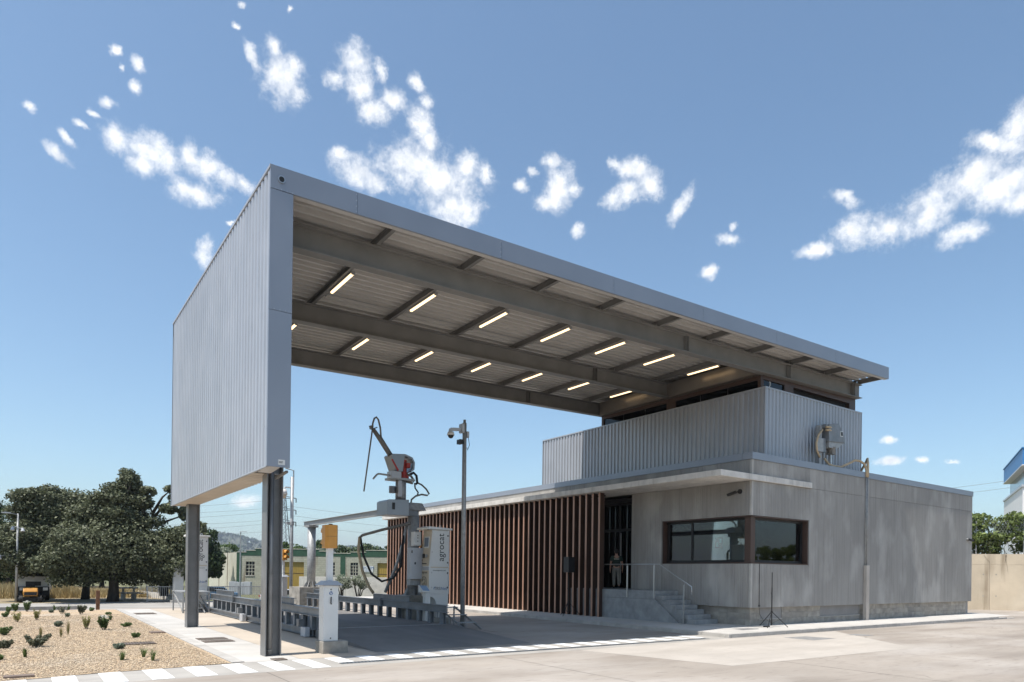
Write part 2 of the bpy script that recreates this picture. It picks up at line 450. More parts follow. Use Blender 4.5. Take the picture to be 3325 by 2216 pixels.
m_step = pm('step_concrete', (.3, .305, .305), .8, 0, .13, 3.0, bump=.001, bscale=60, grime=((.42, .42, .41), .5, 2.2, (1, 1, 1), .52, .75))
m_brown = pm('brown_metal', (.075, .043, .032), .45, .1, .1, 1.5)
m_slat = pm('brown_slat_shaded', (.06, .032, .022), .45, .1, .06, 1.5)  # brown of the slat sides, deepened to carry the shade between slats
m_slatf = pm('copper_slat_sunlit', (.44, .25, .175), .4, .2, .05, 1.5)  # lighter copper for the front edges, sunlight put into the colour
m_black = pm('black_metal', (.012, .011, .011), .5, 0, .1, 2)
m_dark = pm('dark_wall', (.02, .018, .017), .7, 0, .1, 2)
m_white = pm('white_paint', (.68, .68, .66), .4, 0, .04, 1.5)
m_kiosk = pm('kiosk_white', (.72, .7, .66), .35, 0, .03, 1.0)
m_beige = pm('kiosk_beige', (.6, .5, .37), .38, 0, .03, 1.0)
m_gray = pm('grey_panel', (.46, .47, .49), .4, .1, .04, 1.5)
m_orange = pm('signal_orange', (.58, .27, .05), .4, 0, .06, 3)
m_ink = pm('ink', (.02, .02, .02), .5, 0, 0.02, 2)
m_blue = pm('logo_blue', (.04, .12, .3), .5, 0, .02, 2)
m_red = pm('motor_red', (.42, .03, .02), .45, 0, .12, 4)
m_hose = pm('hose_beige', (.5, .38, .24), .55, 0, .1, 4)
m_hoseg = pm('hose_grey', (.2, .185, .165), .55, 0, .15, 5)
m_rubber = pm('rubber', (.015, .015, .016), .6, 0, .1, 3)
m_stain = pm('stainless', (.5, .5, .5), .32, .9, .02, 1)
m_box = pm('trolley_metal', (.3, .32, .34), .4, .5, .06, 1.5)
m_conc = pm('rough_concrete', (.36, .33, .285), .9, 0, .2, 3, bump=.008, bscale=18, grime=((.13, .12, .11), .6, 1.7, (1, 1, 1.5), .5, .7))
m_lamp = emat('warm_tube', (1, .73, .42), 1.9)
m_lensgray = pm('lamp_housing', (.4, .4, .4), .4, .2, .05, 2)
m_glass = glassmat('window_glass')
m_glassd = glassmat('dark_glass', (.2, .22, .22), 1.42)
m_room = pm('room_wall', (.5, .5, .47), .8, 0, .04, 1)
m_paint = pm('road_paint', (.82, .82, .8), .7, 0, .03, 3, grime=((.6, .57, .53), .5, 2.2, (1, 1, 1), .56, .75))
m_bark = pm('bark', (.06, .05, .04), .9, 0, .3, 6, stretch=(1, 1, .3), bump=.02, bscale=14)
m_skin = pm('skin', (.4, .22, .15), .5, 0, .05, 4)
# ------------------------------------------------------------------ ground, road, pavements
m_road = pm('yard_concrete', (.35, .305, .26), .9, 0, .1, .22, bump=.003, bscale=30, detail=9,
            streak=((.21, .175, .145), .75, .75, (.13, 1, 1), .46, .7), grime=((.46, .42, .38), .8, .35, (.5, 1, 1), .47, .7), grit=((.17, .145, .125), .5, 7.0, (.3, 1, 1), .56, .75), cracks=((.1, .09, .08), .16, .004))
m_patch = pm('new_concrete', (.46, .415, .365), .9, 0, .06, .6, bump=.002, bscale=30, streak=((.36, .32, .275), .7, 1.0, (.2, 1, 1), .46, .72), grit=((.3, .27, .24), .45, 8.0, (.3, 1, 1), .56, .76))
m_pave = pm('pavement_concrete', (.5, .475, .44), .9, 0, .07, .9, bump=.002, bscale=40, rnd=.25, grime=((.44, .4, .35), .5, 1.4, (1, 1, 1), .52, .78))
m_pave2 = pm('beige_concrete', (.49, .42, .34), .9, 0, .07, .9, bump=.002, bscale=40, rnd=.2, grime=((.42, .37, .31), .5, 1.4, (1, 1, 1), .5, .78))
m_kerb = pm('kerb_concrete', (.46, .435, .4), .9, 0, .12, 2.0, bump=.004, bscale=30, rnd=.5)
m_asph = pm('asphalt', (.2, .19, .18), .95, 0, .15, .5, bump=.006, bscale=70, streak=((.13, .13, .135), .7, .55, (1.6, .12, 1), .48, .68), grime=((.3, .28, .26), .5, .8, (1, .3, 1), .5, .75))
m_asph2 = pm('grey_road', (.36, .34, .31), .95, 0, .12, .4, bump=.005, bscale=60)
m_dirt = pm('dry_earth', (.33, .25, .16), 1, 0, .2, .25, bump=.03, bscale=5, col2=(.2, .17, .09))
m_land = pm('farm_land', (.17, .155, .07), 1, 0, .2, .01, col2=(.09, .11, .05))
g = MB().sheet(-5000, 5000, -5000, 5000, -1.05)
g.build('ground', m_land, kind='structure')
rd = MB().sheet(-70, 75, -45, 46.5, 0)
road = rd.build('road', m_road, kind='structure')
MB().sheet(-20, 18.49, 13.8, 15.41, .002).build('crossing_strip', pm('crossing_concrete', (.4, .375, .34), .9, 0, .1, .8, bump=.003, bscale=40, streak=((.28, .26, .24), .6, 1.2, (.25, 1, 1), .5, .72)), road)
for jx in (-2.2, 3.9, 9.3, 14.6):
    MB().sheet(jx, jx + .015, -6, 13.79, .002).build('joint', pm('joint_tar', (.12, .11, .1), .9), road)
# zebra stripes, pitch 0.742, cut short by the drain channel from x = 5.6 on
for k in range(-5, 21):
    x = 2.655 + .742 * k
    y0 = 13.87 if x < 5.3 else 14.42
    if x > 17.9: continue
    yy = .022 * max(0, min(x - 2.6, 6)) * .6
    MB().add([(x, y0 + yy, .006), (x + .372, y0 + yy, .006), (x + .372 - .004, 15.33 + yy, .006), (x - .004, 15.33 + yy, .006)], [(0, 1, 2, 3)]).build('stripe', m_paint, road)
# linear drain in front of the crossing
dr = thing('drain_channel', (5.6, 14.3, 0), 'long black slotted drain grating in front of the zebra crossing', 'drain')
MB().box(5.6, 17.7, 14.2, 14.225, .004, .012).box(5.6, 17.7, 14.355, 14.38, .004, .012).build('frame', m_rail, dr)
MB().sheet(5.6, 17.7, 14.225, 14.355, .003).build('trough', m_black, dr)
bars = MB()
x = 5.62
while x < 17.68:
    bars.box(x, x + .03, 14.225, 14.355, .004, .010); x += .085
tag(bars.build('grating_bars', m_rail, dr), kind='stuff')
# paler concrete bay
MB().add([(11.9, 13.75, .003), (18.3, 13.95, .003), (24.5, 13.95, .003), (20.8, 9.45, .003), (12.87, 9.68, .003)], [(0, 4, 3, 2, 1)][:1]).build('concrete_bay', m_patch, road)
# asphalt service road behind the gravel bed, dirt under the oaks
MB().sheet(-70, 12, 39.4, 46.6, .004).build('service_road', m_asph2, kind='structure')
MB().sheet(-70, 8.6, 46.6, 90, .004).build('dirt_verge', m_dirt, kind='structure')
MB().box(-40, 2.3, 39.1, 39.4, -.05, .16).build('low_kerb', pm('old_kerb', (.34, .32, .29), .9, 0, .15, 2, bump=.004), kind='structure')
# gravel bed
mg = bpy.data.materials.new('gravel'); mg.use_nodes = True
t = mg.node_tree; L = t.links.new; b = t.nodes['Principled BSDF']; b.inputs['Roughness'].default_value = .95
tcn = t.nodes.new('ShaderNodeTexCoord'); vo = t.nodes.new('ShaderNodeTexVoronoi'); vo.inputs['Scale'].default_value = 34
L(tcn.outputs['Object'], vo.inputs['Vector'])
sp = t.nodes.new('ShaderNodeSeparateColor'); L(vo.outputs['Color'], sp.inputs[0])
rp = t.nodes.new('ShaderNodeValToRGB'); rp.color_ramp.elements[0].color = (.26, .18, .11, 1); rp.color_ramp.elements[1].color = (.63, .48, .31, 1)
e_ = rp.color_ramp.elements.new(.5); e_.color = (.48, .36, .24, 1)
L(sp.outputs[0], rp.inputs[0])
nn = t.nodes.new('ShaderNodeTexNoise'); nn.inputs['Scale'].default_value = .45; nn.inputs['Detail'].default_value = 4
L(tcn.outputs['Object'], nn.inputs['Vector'])
m1 = t.nodes.new('ShaderNodeMapRange'); m1.inputs[1].default_value = .5; m1.inputs[2].default_value = .72; m1.inputs[4].default_value = .55
L(nn.outputs['Fac'], m1.inputs[0])
mxg = t.nodes.new('ShaderNodeMix'); mxg.data_type = 'RGBA'; mxg.inputs[7].default_value = (.42, .4, .36, 1)
L(m1.outputs[0], mxg.inputs[0]); L(rp.outputs[0], mxg.inputs[6]); L(mxg.outputs[2], b.inputs['Base Color'])
bpn = t.nodes.new('ShaderNodeBump'); bpn.inputs['Distance'].default_value = .02; bpn.inputs['Strength'].default_value = .9; bpn.invert = True
L(vo.outputs['Distance'], bpn.inputs['Height']); L(bpn.outputs[0], b.inputs['Normal'])
gb = MB().add([(-30, 13.4, .012), (0, 14.95, .012), (1.2, 15.2, .012), (2.8, 15.34, .012), (3.64, 15.5, .012), (3.62, 38.2, .012), (2.9, 38.3, .012), (-30, 39.1, .012)], [tuple(range(8))])
gravel = gb.build('gravel_bed', mg, kind='structure')
rs = np.random.RandomState(5)
N = 42000
px = rs.uniform(-1.6, 3.55, N); py = 14.2 + rs.uniform(0, 1, N) ** 1.6 * 20
ok = (py > 14.95 + .3 * np.clip(px / 1.5, -1.2, 1.3) + .05) & (px > py * -.03)
px, py = px[ok], py[ok]; N = len(px)
s0 = rs.uniform(0, 1, N) ** 2.5 * .02 + .008 * (1 + (py - 15) * .035)
base = np.array([(1, 0, 0), (0, 1, 0), (-1, 0, 0), (0, -1, 0), (0, 0, .7), (0, 0, -.5)], float)
an = rs.uniform(0, 6.28, N); ca, sa = np.cos(an), np.sin(an)
el_ = rs.uniform(.6, 1.4, N)
V = np.zeros((N, 6, 3))
bx, by, bz = base[:, 0][None] * el_[:, None], base[:, 1][None], base[:, 2][None]
V[:, :, 0] = (bx * ca[:, None] - by * sa[:, None]) * s0[:, None] + px[:, None]
V[:, :, 1] = (bx * sa[:, None] + by * ca[:, None]) * s0[:, None] + py[:, None]
V[:, :, 2] = bz * s0[:, None] + .016
ft = np.array([(0, 1, 4), (1, 2, 4), (2, 3, 4), (3, 0, 4), (1, 0, 5), (2, 1, 5), (3, 2, 5), (0, 3, 5)])
F = (ft[None] + 6 * np.arange(N)[:, None, None]).reshape(-1, 3)
me = np_mesh('gravel_stones', V.reshape(-1, 3), F, np.repeat(rs.uniform(0, 1, N), 6))
mst = leafmat('gravel_stone', (.27, .2, .14), (.66, .53, .37), 0.0)
tag(link('gravel_stones', me, mst, gravel), kind='stuff')
# edging and walkway
for i in range(24):
    y = 15.5 + i
    MB().box(3.65, 3.91, y + .004, min(y + .996, 38.3), -.05, .022).build('edging_kerb', m_kerb, road)
for i in range(6):
    y0 = 15.42 + i * 3.9
    MB().sheet(3.92, 5.12, y0 + .01, min(y0 + 3.89, 38.3), .004).build('paving_slab', m_pave, road)
    MB().sheet(5.13, 7.02, y0 + .01, min(y0 + 3.89, 38.3), .004).build('paving_slab', m_pave2, road)
# grates and covers
m_grate = pm('rusty_grate', (.2, .16, .13), .8, .2, .2, 8)
def grate(x0, x1, y0, y1, label, z=.008, n=10, mat=None):
    o = thing('drain_grate', (x0, y0, 0), label, 'grate')
    MB().sheet(x0, x1, y0, y1, z).build('pit', m_black, o)
    fr = MB().box(x0 - .02, x1 + .02, y0 - .02, y0 + .02, z, z + .014).box(x0 - .02, x1 + .02, y1 - .02, y1 + .02, z, z + .014)
    fr.box(x0 - .02, x0 + .02, y0 + .02, y1 - .02, z, z + .014).box(x1 - .02, x1 + .02, y0 + .02, y1 - .02, z, z + .014)
    fr.build('frame', mat or m_grate, o)
    for k in range(n):
        xx = x0 + .02 + (x1 - x0 - .04) * (k + .2) / n
        MB().box(xx, xx + (x1 - x0) / n * .55, y0 + .02, y1 - .02, z + .002, z + .01).build('bar', mat or m_grate, o)
grate(4.06, 4.8, 20.92, 21.4, 'rusty drain grate beside the gravel, the further of the adjoining pair')
grate(4.06, 4.8, 20.12, 20.62, 'rusty drain grate beside the gravel, the nearer of the adjoining pair')
grate(4.02, 4.78, 33.8, 34.8, 'rusty drain grate in the far walkway near the brown bollard')
grate(2.12, 2.85, 20.25, 20.78, 'rusty grate half sunk in the orange gravel', z=.03, mat=m_grate)
grate(4.55, 4.8, 15.45, 15.75, 'small drain grate beside the near column foot by the zebra stripes', n=6)
for k, (x0, x1, y0, y1, lb) in enumerate(((3.2, 3.6, 23.6, 24.1, 'thin dark plank-like cover lying at the gravel edge by the path'), (-.28, .18, 15.17, 15.4, 'dark wooden cover board at the front edge of the gravel'))):
    o = MB().box(x0, x1, y0, y1, .0, .05).build('cover_board', pm('weathered_board%d' % k, (.2, .15, .12), .8, 0, .2, 6, stretch=(.3, 1, 1)), org=(0, 0, 0))
    tag(o, lb, 'cover')
mcov = pm('cast_iron_cover', (.3, .29, .28), .7, .2, .15, 6, bump=.004, bscale=40)
for P, lb in ((((20.31, 13.3), (21.41, 13.22), (21.6, 12.25), (20.34, 12.26)), 'square grey manhole cover in the pale road, the larger one nearer the stairs'),
              (((23.33, 12.88), (23.99, 12.87), (24.13, 12.3), (23.57, 12.28)), 'small grey manhole cover in the pale road, the one further from the stairs')):
    o = MB().prism(P, 'z', .0, .006).build('manhole_cover', mcov)
    tag(o, lb, 'manhole cover')
# pavement with kerb round the office: kerb z .13, rising to .18 at the building
pv = MB()
pv.add([(18.62, 14.19, .13), (41.5, 14.19, .13), (41.5, 15.3, .18), (19.9, 15.3, .18), (18.62, 47, .13), (19.9, 47, .18), (41.5, 47, .18)],
       [(0, 1, 2, 3), (0, 3, 5, 4), (3, 2, 6, 5)])
pvo = pv.build('pavement', m_pave, kind='structure')
x = 18.5 + .12
while x < 41.3:
    h = .13 if x < 38.8 else max(.02, .13 - (x - 38.8) * .055)
    MB().box(x + .004, x + .996, 14.06, 14.19, -.06, h).build('kerb_stone', m_kerb, pvo, bevel=.012); x += 1.0
MB().box(18.5, 18.616, 14.06, 14.186, -.06, .13).build('kerb_stone', m_kerb, pvo, bevel=.012)
y = 14.19
while y < 47:
    MB().box(18.5, 18.62, y + .004, y + .996, -.06, .13).build('kerb_stone', m_kerb, pvo, bevel=.012); y += 1.0
o = MB().prism(((20.0, 15.2), (20.9, 15.2), (20.95, 14.7), (20.05, 14.7)), 'z', .15, .172).build('manhole_cover', mcov)
tag(o, 'flat grey cover set in the raised pavement corner by the stairs', 'manhole cover')

# ------------------------------------------------------------------ the canopy
X0, X0B, X1, Y0, Y1, ZT0 = 4.19, 4.68, 30.37, 15.0, 26.76, 10.637
can = thing('canopy', (4.75, 20.9, 0), 'huge grey steel canopy spanning from its ribbed end wall to the office roof', 'canopy')
def ZT(x): return ZT0 + .0165 * (x - X0)
# columns
def column(y0, pipe):
    c = MB().box(4.56, 4.582, y0, y0 + .4, -.02, 6).box(4.908, 4.93, y0, y0 + .4, -.02, 6).box(4.582, 4.908, y0 + .19, y0 + .21, -.02, 6)
    co = c.build('column', m_col, can)
    if pipe:
        MB().tube([(4.69, y0 + .1, .05), (4.69, y0 + .1, 4.3)], .056, 14).build('downpipe', m_col, co, smooth=True)
        cl = MB()
        for z in (.12, 1.9, 2.85): cl.tube([(4.69, y0 + .1, z), (4.69, y0 + .1, z + .035)], .066, 14)
        cl.build('pipe_clamp', m_steel, co)
    return co
column(16.27, True); column(25.62, False)
# end wall cladding: trapezoid ribs along Y
def ribs(a0, a1, pitch, depth, plan):
    pts = []; a = a0
    while a < a1 - 1e-6:
        for f, d in (((0, 0), (.1, 0), (.2, 1), (.62, 1), (.72, 0)) if plan is None else plan):
            p = a + f * pitch
            if p < a1: pts.append((p, d * depth))
        a += pitch
    pts.append((a1, 0))
    return pts
def ribwall(name, mat, parent, axis, base, sgn, a0, a1, z0, z1, pitch, depth):
    P = ribs(a0, a1, pitch, depth, None)
    vs = []; n = len(P)
    for z in (z0, z1):
        for a, d in P:
            c = base + sgn * d
            vs.append((c, a, z) if axis == 'y' else (a, c, z))
    fs = [(i, i + 1, n + i + 1, n + i) for i in range(n - 1)]
    return MB().add(vs, fs).build(name, mat, parent)
for k in range(11):
    ribwall('cladding_panel', m_clad, can, 'y', X0 + .045, -1, Y0 + .05 + 1.06 * k, min(Y0 + .05 + 1.06 * (k + 1), Y1 - .05), 4.235, ZT0 - .07, .265, .04)
MB().box(X0 - .012, X0 + .06, Y0 + .0, Y1, ZT0 - .055, ZT0 + .004).build('top_flashing', m_clad, can)
MB().box(X0 - .006, X0 + .05, Y0 + .05, Y1 - .05, 4.205, 4.235).build('bottom_flashing', m_clad, can)
MB().box(X0, X0 + .05, Y1 - .05, Y1, 4.21, ZT0 - .056).build('corner_flashing', m_fascia, can)
sc = MB()
for row, zz in enumerate((5.1, 6.3, 7.5, 8.7, 9.6)):
    for k in range(11):
        yy = 15.25 + 1.06 * k + (.53 if row % 2 else 0)
        if yy < 26.6: sc.tube([(X0 + .007, yy, zz), (X0 - .004, yy, zz)], .016, 6)
tag(sc.build('cladding_screws', m_stain, can), kind='stuff')
# front trim of the end wall and inner lining
MB().box(X0, X0B, Y0, Y0 + .05, 4.216, 7.55).build('trim_panel', m_fascia, can)
MB().box(X0, X0B, Y0, Y0 + .05, 7.558, 10.13).build('trim_panel', m_fascia, can)
MB().box(X0 + .06, X0B - .005, Y1 - .05, Y1, 4.216, 10.13).build('trim_panel', m_fascia, can)
ribwall('inner_lining', m_clad, can, 'y', 4.9, 1, 16.3, 26.7, 4.26, 10.0, .265, .03)
MB().box(4.63, 4.66, 15.06, 16.3, 4.5, 10.0).build('inner_lining_edge', m_clad, can)
# soffit of the end wall (corrugated, open near the front column)
P = ribs(16.32, 26.7, .32, .035, None); n = len(P)
vs = [(4.245, a, 4.225 + d) for a, d in P] + [(4.93, a, 4.225 + d) for a, d in P]
MB().add(vs, [(i, n + i, n + i + 1, i + 1) for i in range(n - 1)]).build('soffit_panel', pm('soffit_paint', (.55, .48, .4), .5, .1, .05, 1), can)
MB().hexa([(4.24, 15.06, 4.225), (4.5, 15.06, 4.225), (4.56, 16.0, 4.2), (4.27, 16.0, 4.2), (4.24, 15.06, 4.245), (4.5, 15.06, 4.245), (4.56, 16.0, 4.22), (4.27, 16.0, 4.22)]).build('soffit_flap', m_deck, can)
MB().box(4.26, 4.6, 15.1, 16.25, 4.6, 4.62).build('cavity', m_black, can)
# fascia panels
js = [X0 + .0, 6.145, 10.14, 14.165, 18.205, 22.246, 26.182, X1]
for y0, y1 in ((Y0 - .004, Y0 + .05), (Y1 - .05, Y1 + .004)):
    for a, bq in zip(js[:-1], js[1:]):
        MB().boxs(a + .003, bq - .003, y0, y1, ZT0 - .5, ZT0).build('fascia_panel', m_fascia, can)
MB().boxs(X0B + .01, X1, Y0 + .051, Y0 + .2, ZT0 - .497, ZT0 - .47).build('fascia_lip', m_deck, can)
rv = MB()
for jx in js[1:-1]:
    for dz in (.06, .2, .33, .45):
        z = ZT(jx) - dz
        rv.tube([(jx - .03, Y0 - .001, z), (jx - .03, Y0 - .012, z)], .014, 6)
for xx in (4.3, 4.42, 4.54, 4.66):
    rv.tube([(xx, Y0 - .001, 10.15), (xx, Y0 - .012, 10.15)], .012, 6)
    rv.tube([(xx, Y0 + .001, 7.58), (xx, Y0 - .012, 7.58)], .01, 6)
tag(rv.build('rivets', m_stain, can), kind='stuff')
MB().tube([(4.42, Y0 - .002, 10.37), (4.42, Y0 - .03, 10.37)], .075, 20).build('spot_ring', m_stain, can, smooth=False)
MB().tube([(4.42, Y0 - .025, 10.37), (4.42, Y0 - .034, 10.37)], .058, 20).build('spot_lens', m_black, can)
pl = MB().box(4.43, 4.57, Y0 - .006, Y0 - .001, 4.265, 4.375).build('name_plate', m_white, can)
MB().box(4.44, 4.53, Y0 - .009, Y0 - .0065, 4.325, 4.336).box(4.44, 4.515, Y0 - .009, Y0 - .0065, 4.302, 4.312).build('plate_text', m_ink, pl)
# main beams
def beam(yc, x0, x1, stiff):
    b = ibeam(MB(), 'x', x0, x1, yc, ZT0 - .5, .6, .3, .03, .016, .0165).build('beam', m_steel, can)
    for sx in stiff:
        MB().boxs(sx - .09, sx - .075, yc - .14, yc + .14, ZT0 - 1.07, ZT0 - .53).boxs(sx + .03, sx + .045, yc - .14, yc + .14, ZT0 - 1.07, ZT0 - .53).build('stiffener', m_steel, b)
beam(16.3, 4.5, X1, (18.83, 24.92, 29.75)); beam(21.02, 4.95, 23.1, (18.83,)); beam(25.54, 4.95, X1, (18.83,))
ibeam(MB(), 'y', 16.46, 25.38, 23.25, ZT(23.25) - .5, .6, .3, .03, .016).box(23.1, 23.112, 16.46, 25.38, ZT(23.25) - 1.07, ZT(23.25) - .53).build('cross_beam', pm('cross_beam_metal', (.3, .27, .24), .3, .55, .1, .8), can)
# purlins (cut at the beams so that nothing interpenetrates)
PX = [7.172 + 2.5537 * i for i in range(10)]
PX[-1] = 30.2
for i, x in enumerate(PX):
    for y0, y1 in ((Y0 + .06, 16.29), (16.31, 21.01), (21.03, 25.53), (25.55, Y1 - .06)):
        ibeam(MB(), 'y', y0, y1, x, ZT(x) - .3, .19, .1, .012, .008).build('purlin', m_steel, can)
# roof deck, ribs along X
P = ribs(Y0 + .06, Y1 - .06, .31, .14, ((0, 0), (.3, 0), (.38, 1), (.92, 1))); n = len(P)
vs = []
for x in (X0 + .06, X1 - .01):
    vs += [(x, a, ZT(x) - .295 + d) for a, d in P]
dk = MB().add(vs, [(i, n + i, n + i + 1, i + 1) for i in range(n - 1)]).build('roof_deck', m_deck, can)
MB().boxs(X0 + .06, X1 - .01, Y0 + .06, Y1 - .06, ZT0 - .15, ZT0 - .12).build('roof_sheet', m_clad, can)
# conduit on the deck
cd = MB().tube([(7.2, 20.3, ZT(7.2) - .33), (22.7, 20.3, ZT(22.7) - .33)], .012, 6)
for x in PX[:7]:
    cd.tube([(x + .09, 18.0, ZT(x) - .5), (x + .09, 20.1, ZT(x) - .5), (x + .14, 20.3, ZT(x) - .36)], .012, 6)
cd.build('conduit', m_galv, can)
# tube lamps, one on each purlin, two rows
ordn = ['first', 'second', 'third', 'fourth', 'fifth', 'sixth', 'seventh']
for row, (ya, yb, what) in enumerate(((17.95, 19.62, 'near and middle beams'), (22.78, 24.28, 'middle and far beams'))):
    for i in range(7):
        x = PX[i] + .09; z = ZT(x) - .49
        yo = -.03 * i
        o = thing('tube_lamp', (x, ya + yo, z), '%s lit tube lamp from the end wall, between the %s' % (ordn[i], what), 'lamp', 'lit tube lamps under the canopy')
        MB().box(x - .05, x + .05, ya + yo, yb + yo, z - .05, z).build('housing', m_lensgray, o)
        MB().prism([(x - .042, z - .05), (x + .042, z - .05), (x + .03, z - .09), (x - .03, z - .09)], 'y', ya + yo + .05, yb + yo - .05).build('diffuser', m_lamp, o)
        for yy in (ya + yo, yb + yo - .05):
            MB().box(x - .045, x + .045, yy + .001, yy + .049, z - .092, z - .05).build('end_cap', m_lensgray, o)
# small waste pipe and bracket under the front trim
MB().bar((4.74, 16.2, 4.12), (4.68, 15.2, 4.16), .05, .05).build('bracket_bar', m_steel, can)
# ------------------------------------------------------------------ weighbridge office
BX0, BY0, BX1, BT, BB = 21.57, 15.48, 40.1, 6.517, .84
BYE = 43.1
off = thing('office_building', (BX0, BY0, .18), 'long low concrete office with a grey ribbed metal storey set back on top', 'building')
def rpanel(axis, a0, a1, z0, z1, mat=m_wall):
    """vertically ribbed concrete panel 0.14 thick: axis 'x' = on the front right facade, 'y' = on the left facade"""
    n = max(2, int((a1 - a0) / .09))
    mb = MB(); vs = []
    g = .005
    pts = []
    for i in range(n):
        p0 = a0 + g + (a1 - a0 - 2 * g) * i / n; p1 = a0 + g + (a1 - a0 - 2 * g) * (i + 1) / n
        pts += [(p0, .0), (p0 + (p1 - p0) * .62, .0), (p0 + (p1 - p0) * .7, .009), (p0 + (p1 - p0) * .92, .009)]
    pts.append((a1 - g, 0.0))
    m = len(pts)
    for z in (z0 + g, z1 - g):
        for a, d in pts:
            vs.append((a, BY0 + d, z) if axis == 'x' else (BX0 + d, a, z))
    fs = [(i, i + 1, m + i + 1, m + i) for i in range(m - 1)]
    if axis == 'y': fs = [f[::-1] for f in fs]
    mb.add(vs, fs)
    if axis == 'x': mb.box(a0 + g, a1 - g, BY0 + .0095, BY0 + .14, z0 + g, z1 - g)
    else: mb.box(BX0 + .0095, BX0 + .14, a0 + g, a1 - g, z0 + g, z1 - g)
    return mb.build('wall_panel', mat, off)
SZ0, SZ1 = 5.484, 5.703
WX, WY, WZ0, WZ1 = 25.19, 19.75, 2.48, 4.2      # the corner window
CO = .1                                          # smooth corner fillet
xs = [25.25, 26.3, 29.5, 30.6, 33.8, 37.0, BX1]
for a, b_ in zip(xs[:-1], xs[1:]):
    rpanel('x', a, b_, BB, SZ0 - .0)
    rpanel('x', a, b_, SZ0, BT - .25)
rpanel('x', BX0 + CO, 23.4, BB, WZ0 - .02); rpanel('x', 23.4, 25.25, BB, WZ0 - .02)
rpanel('x', BX0 + CO, 25.25, WZ1 + .02, SZ0)
rpanel('x', BX0 + CO, 25.25, SZ1 + .01, BT - .25)
rpanel('y', BY0 + CO, 16.9, BB, WZ0 - .02); rpanel('y', 16.9, 18.3, BB, WZ0 - .02); rpanel('y', 18.3, 19.8, BB, WZ0 - .02)
rpanel('y', BY0 + CO, 19.8, WZ1 + .02, SZ0); rpanel('y', 19.8, 21.55, BB, SZ0)
for a in range(8):
    a0 = BY0 + CO + a * 3.44
    rpanel('y', a0, min(a0 + 3.44, BYE), SZ1 + .01, BT - .25)
for z0, z1 in ((BB, WZ0 - .02), (WZ1 + .02, SZ0), (SZ1 + .01, BT - .25)):      # smooth corner piece
    MB().box(BX0 - .004, BX0 + CO - .004, BY0 - .004, BY0 + CO - .004, z0 + .005, z1 - .005).build('corner_post', pm('corner_concrete', (.44, .42, .39), .8, 0, .08, 2), off, bevel=.01)
m_core = pm('core_wall', (.28, .27, .26), .9, 0, .1, 1)
core = MB().box(BX0 + .16, BX0 + .3, BY0 + .16, WY + .1, .2, WZ0 - .12).box(BX0 + .16, BX0 + .3, BY0 + .16, 21.5, WZ1 + .12, BT - .3)
core.box(BX0 + .16, BX0 + .3, WY + .1, 21.5, .2, WZ1 + .1)
core.box(BX0 + .31, WX + .1, BY0 + .16, BY0 + .3, .2, WZ0 - .12).box(BX0 + .31, BX1 - .02, BY0 + .16, BY0 + .3, WZ1 + .12, BT - .3).box(WX + .1, BX1 - .02, BY0 + .16, BY0 + .3, .2, WZ1 + .1)
core.box(BX1 - .2, BX1 - .02, BY0 + .31, 42.9, .2, BT - .3)
core.build('core_wall', m_core, off)
MB().box(BX1 - .015, BX1, BY0 + .145, 43, BB, BT - .25).build('end_wall_panel', m_wall, off)
MB().box(BX0 + .17, BX1 - .02, BY0 + .31, BYE - .05, BT - .42, BT - .3).build('flat_roof', m_core, off)
MB().box(BX0 + .17, BX1 - .02, BYE - .05, BYE, .2, BT - .25).build('rear_wall', m_core, off)
# metal coping
for a, b_ in ((BX0 - .03, 26.6), (26.6, 32.2), (32.2, 37), (37, BX1 + .03)):
    MB().box(a + .003, b_ - .003, BY0 - .03, BY0 + .4, BT - .249, BT).build('coping', m_fascia, off)
for k in range(6):
    a0 = BY0 + .404 + k * 4.55
    MB().box(BX0 - .03, BX0 + .4, a0 + .003, min(a0 + 4.55, BYE) - .003, BT - .249, BT).build('coping', m_fascia, off)
MB().box(BX1 - .3, BX1 + .03, BY0 + .41, BYE, BT - .249, BT).build('coping', m_fascia, off)
# concrete slab visor
MB().prism([(19.69, 15.39), (25.29, 15.39), (25.29, BY0 - .004), (BX0 - .004, BY0 - .004), (BX0 - .004, BYE), (19.69, BYE)], 'z', SZ0, SZ1).build('concrete_visor', m_slab, off, bevel=.012)
# plinth of concrete blocks, recessed, with two low windows
PY = BY0 + .14
wins = ((22.34, 23.69), (26.33, 29.35))
for ci, (z0, z1) in enumerate(((.16, .41), (.41, .63), (.63, .845))):
    x = BX0 + .15 - (.4 if ci % 2 else 0)
    while x < BX1 - .3:
        a, b_ = max(x, BX0 + .15), min(x + .82, BX1 - .28)
        segs = [(a, b_)]
        if ci > 0:
            for w0, w1 in wins:
                ns = []
                for s0_, s1_ in segs:
                    if s1_ <= w0 or s0_ >= w1: ns.append((s0_, s1_)); continue
                    if s0_ < w0: ns.append((s0_, w0))
                    if s1_ > w1: ns.append((w1, s1_))
                segs = ns
        for s0_, s1_ in segs:
            if s1_ - s0_ > .03:
                dj = random.uniform(-.004, .004)
                MB().box(s0_ + .004, s1_ - .004, PY + dj, PY + .2, z0 + .003, z1 - .003).build('plinth_block', m_plinth, off)
        x += .82
    y = PY + .21
    while y < 18.6:
        MB().box(BX0 + .15, BX0 + .33, y + .004, y + .78, z0 + .003, z1 - .003).build('plinth_block', m_plinth, off); y += .79
MB().box(BX0 + .2, BX1 - .3, PY + .05, PY + .08, .16, .84).build('plinth_mortar', m_core, off) if False else None
m_bpane = pm('basement_pane', (.035, .033, .03), .08, 0, .05, 2)
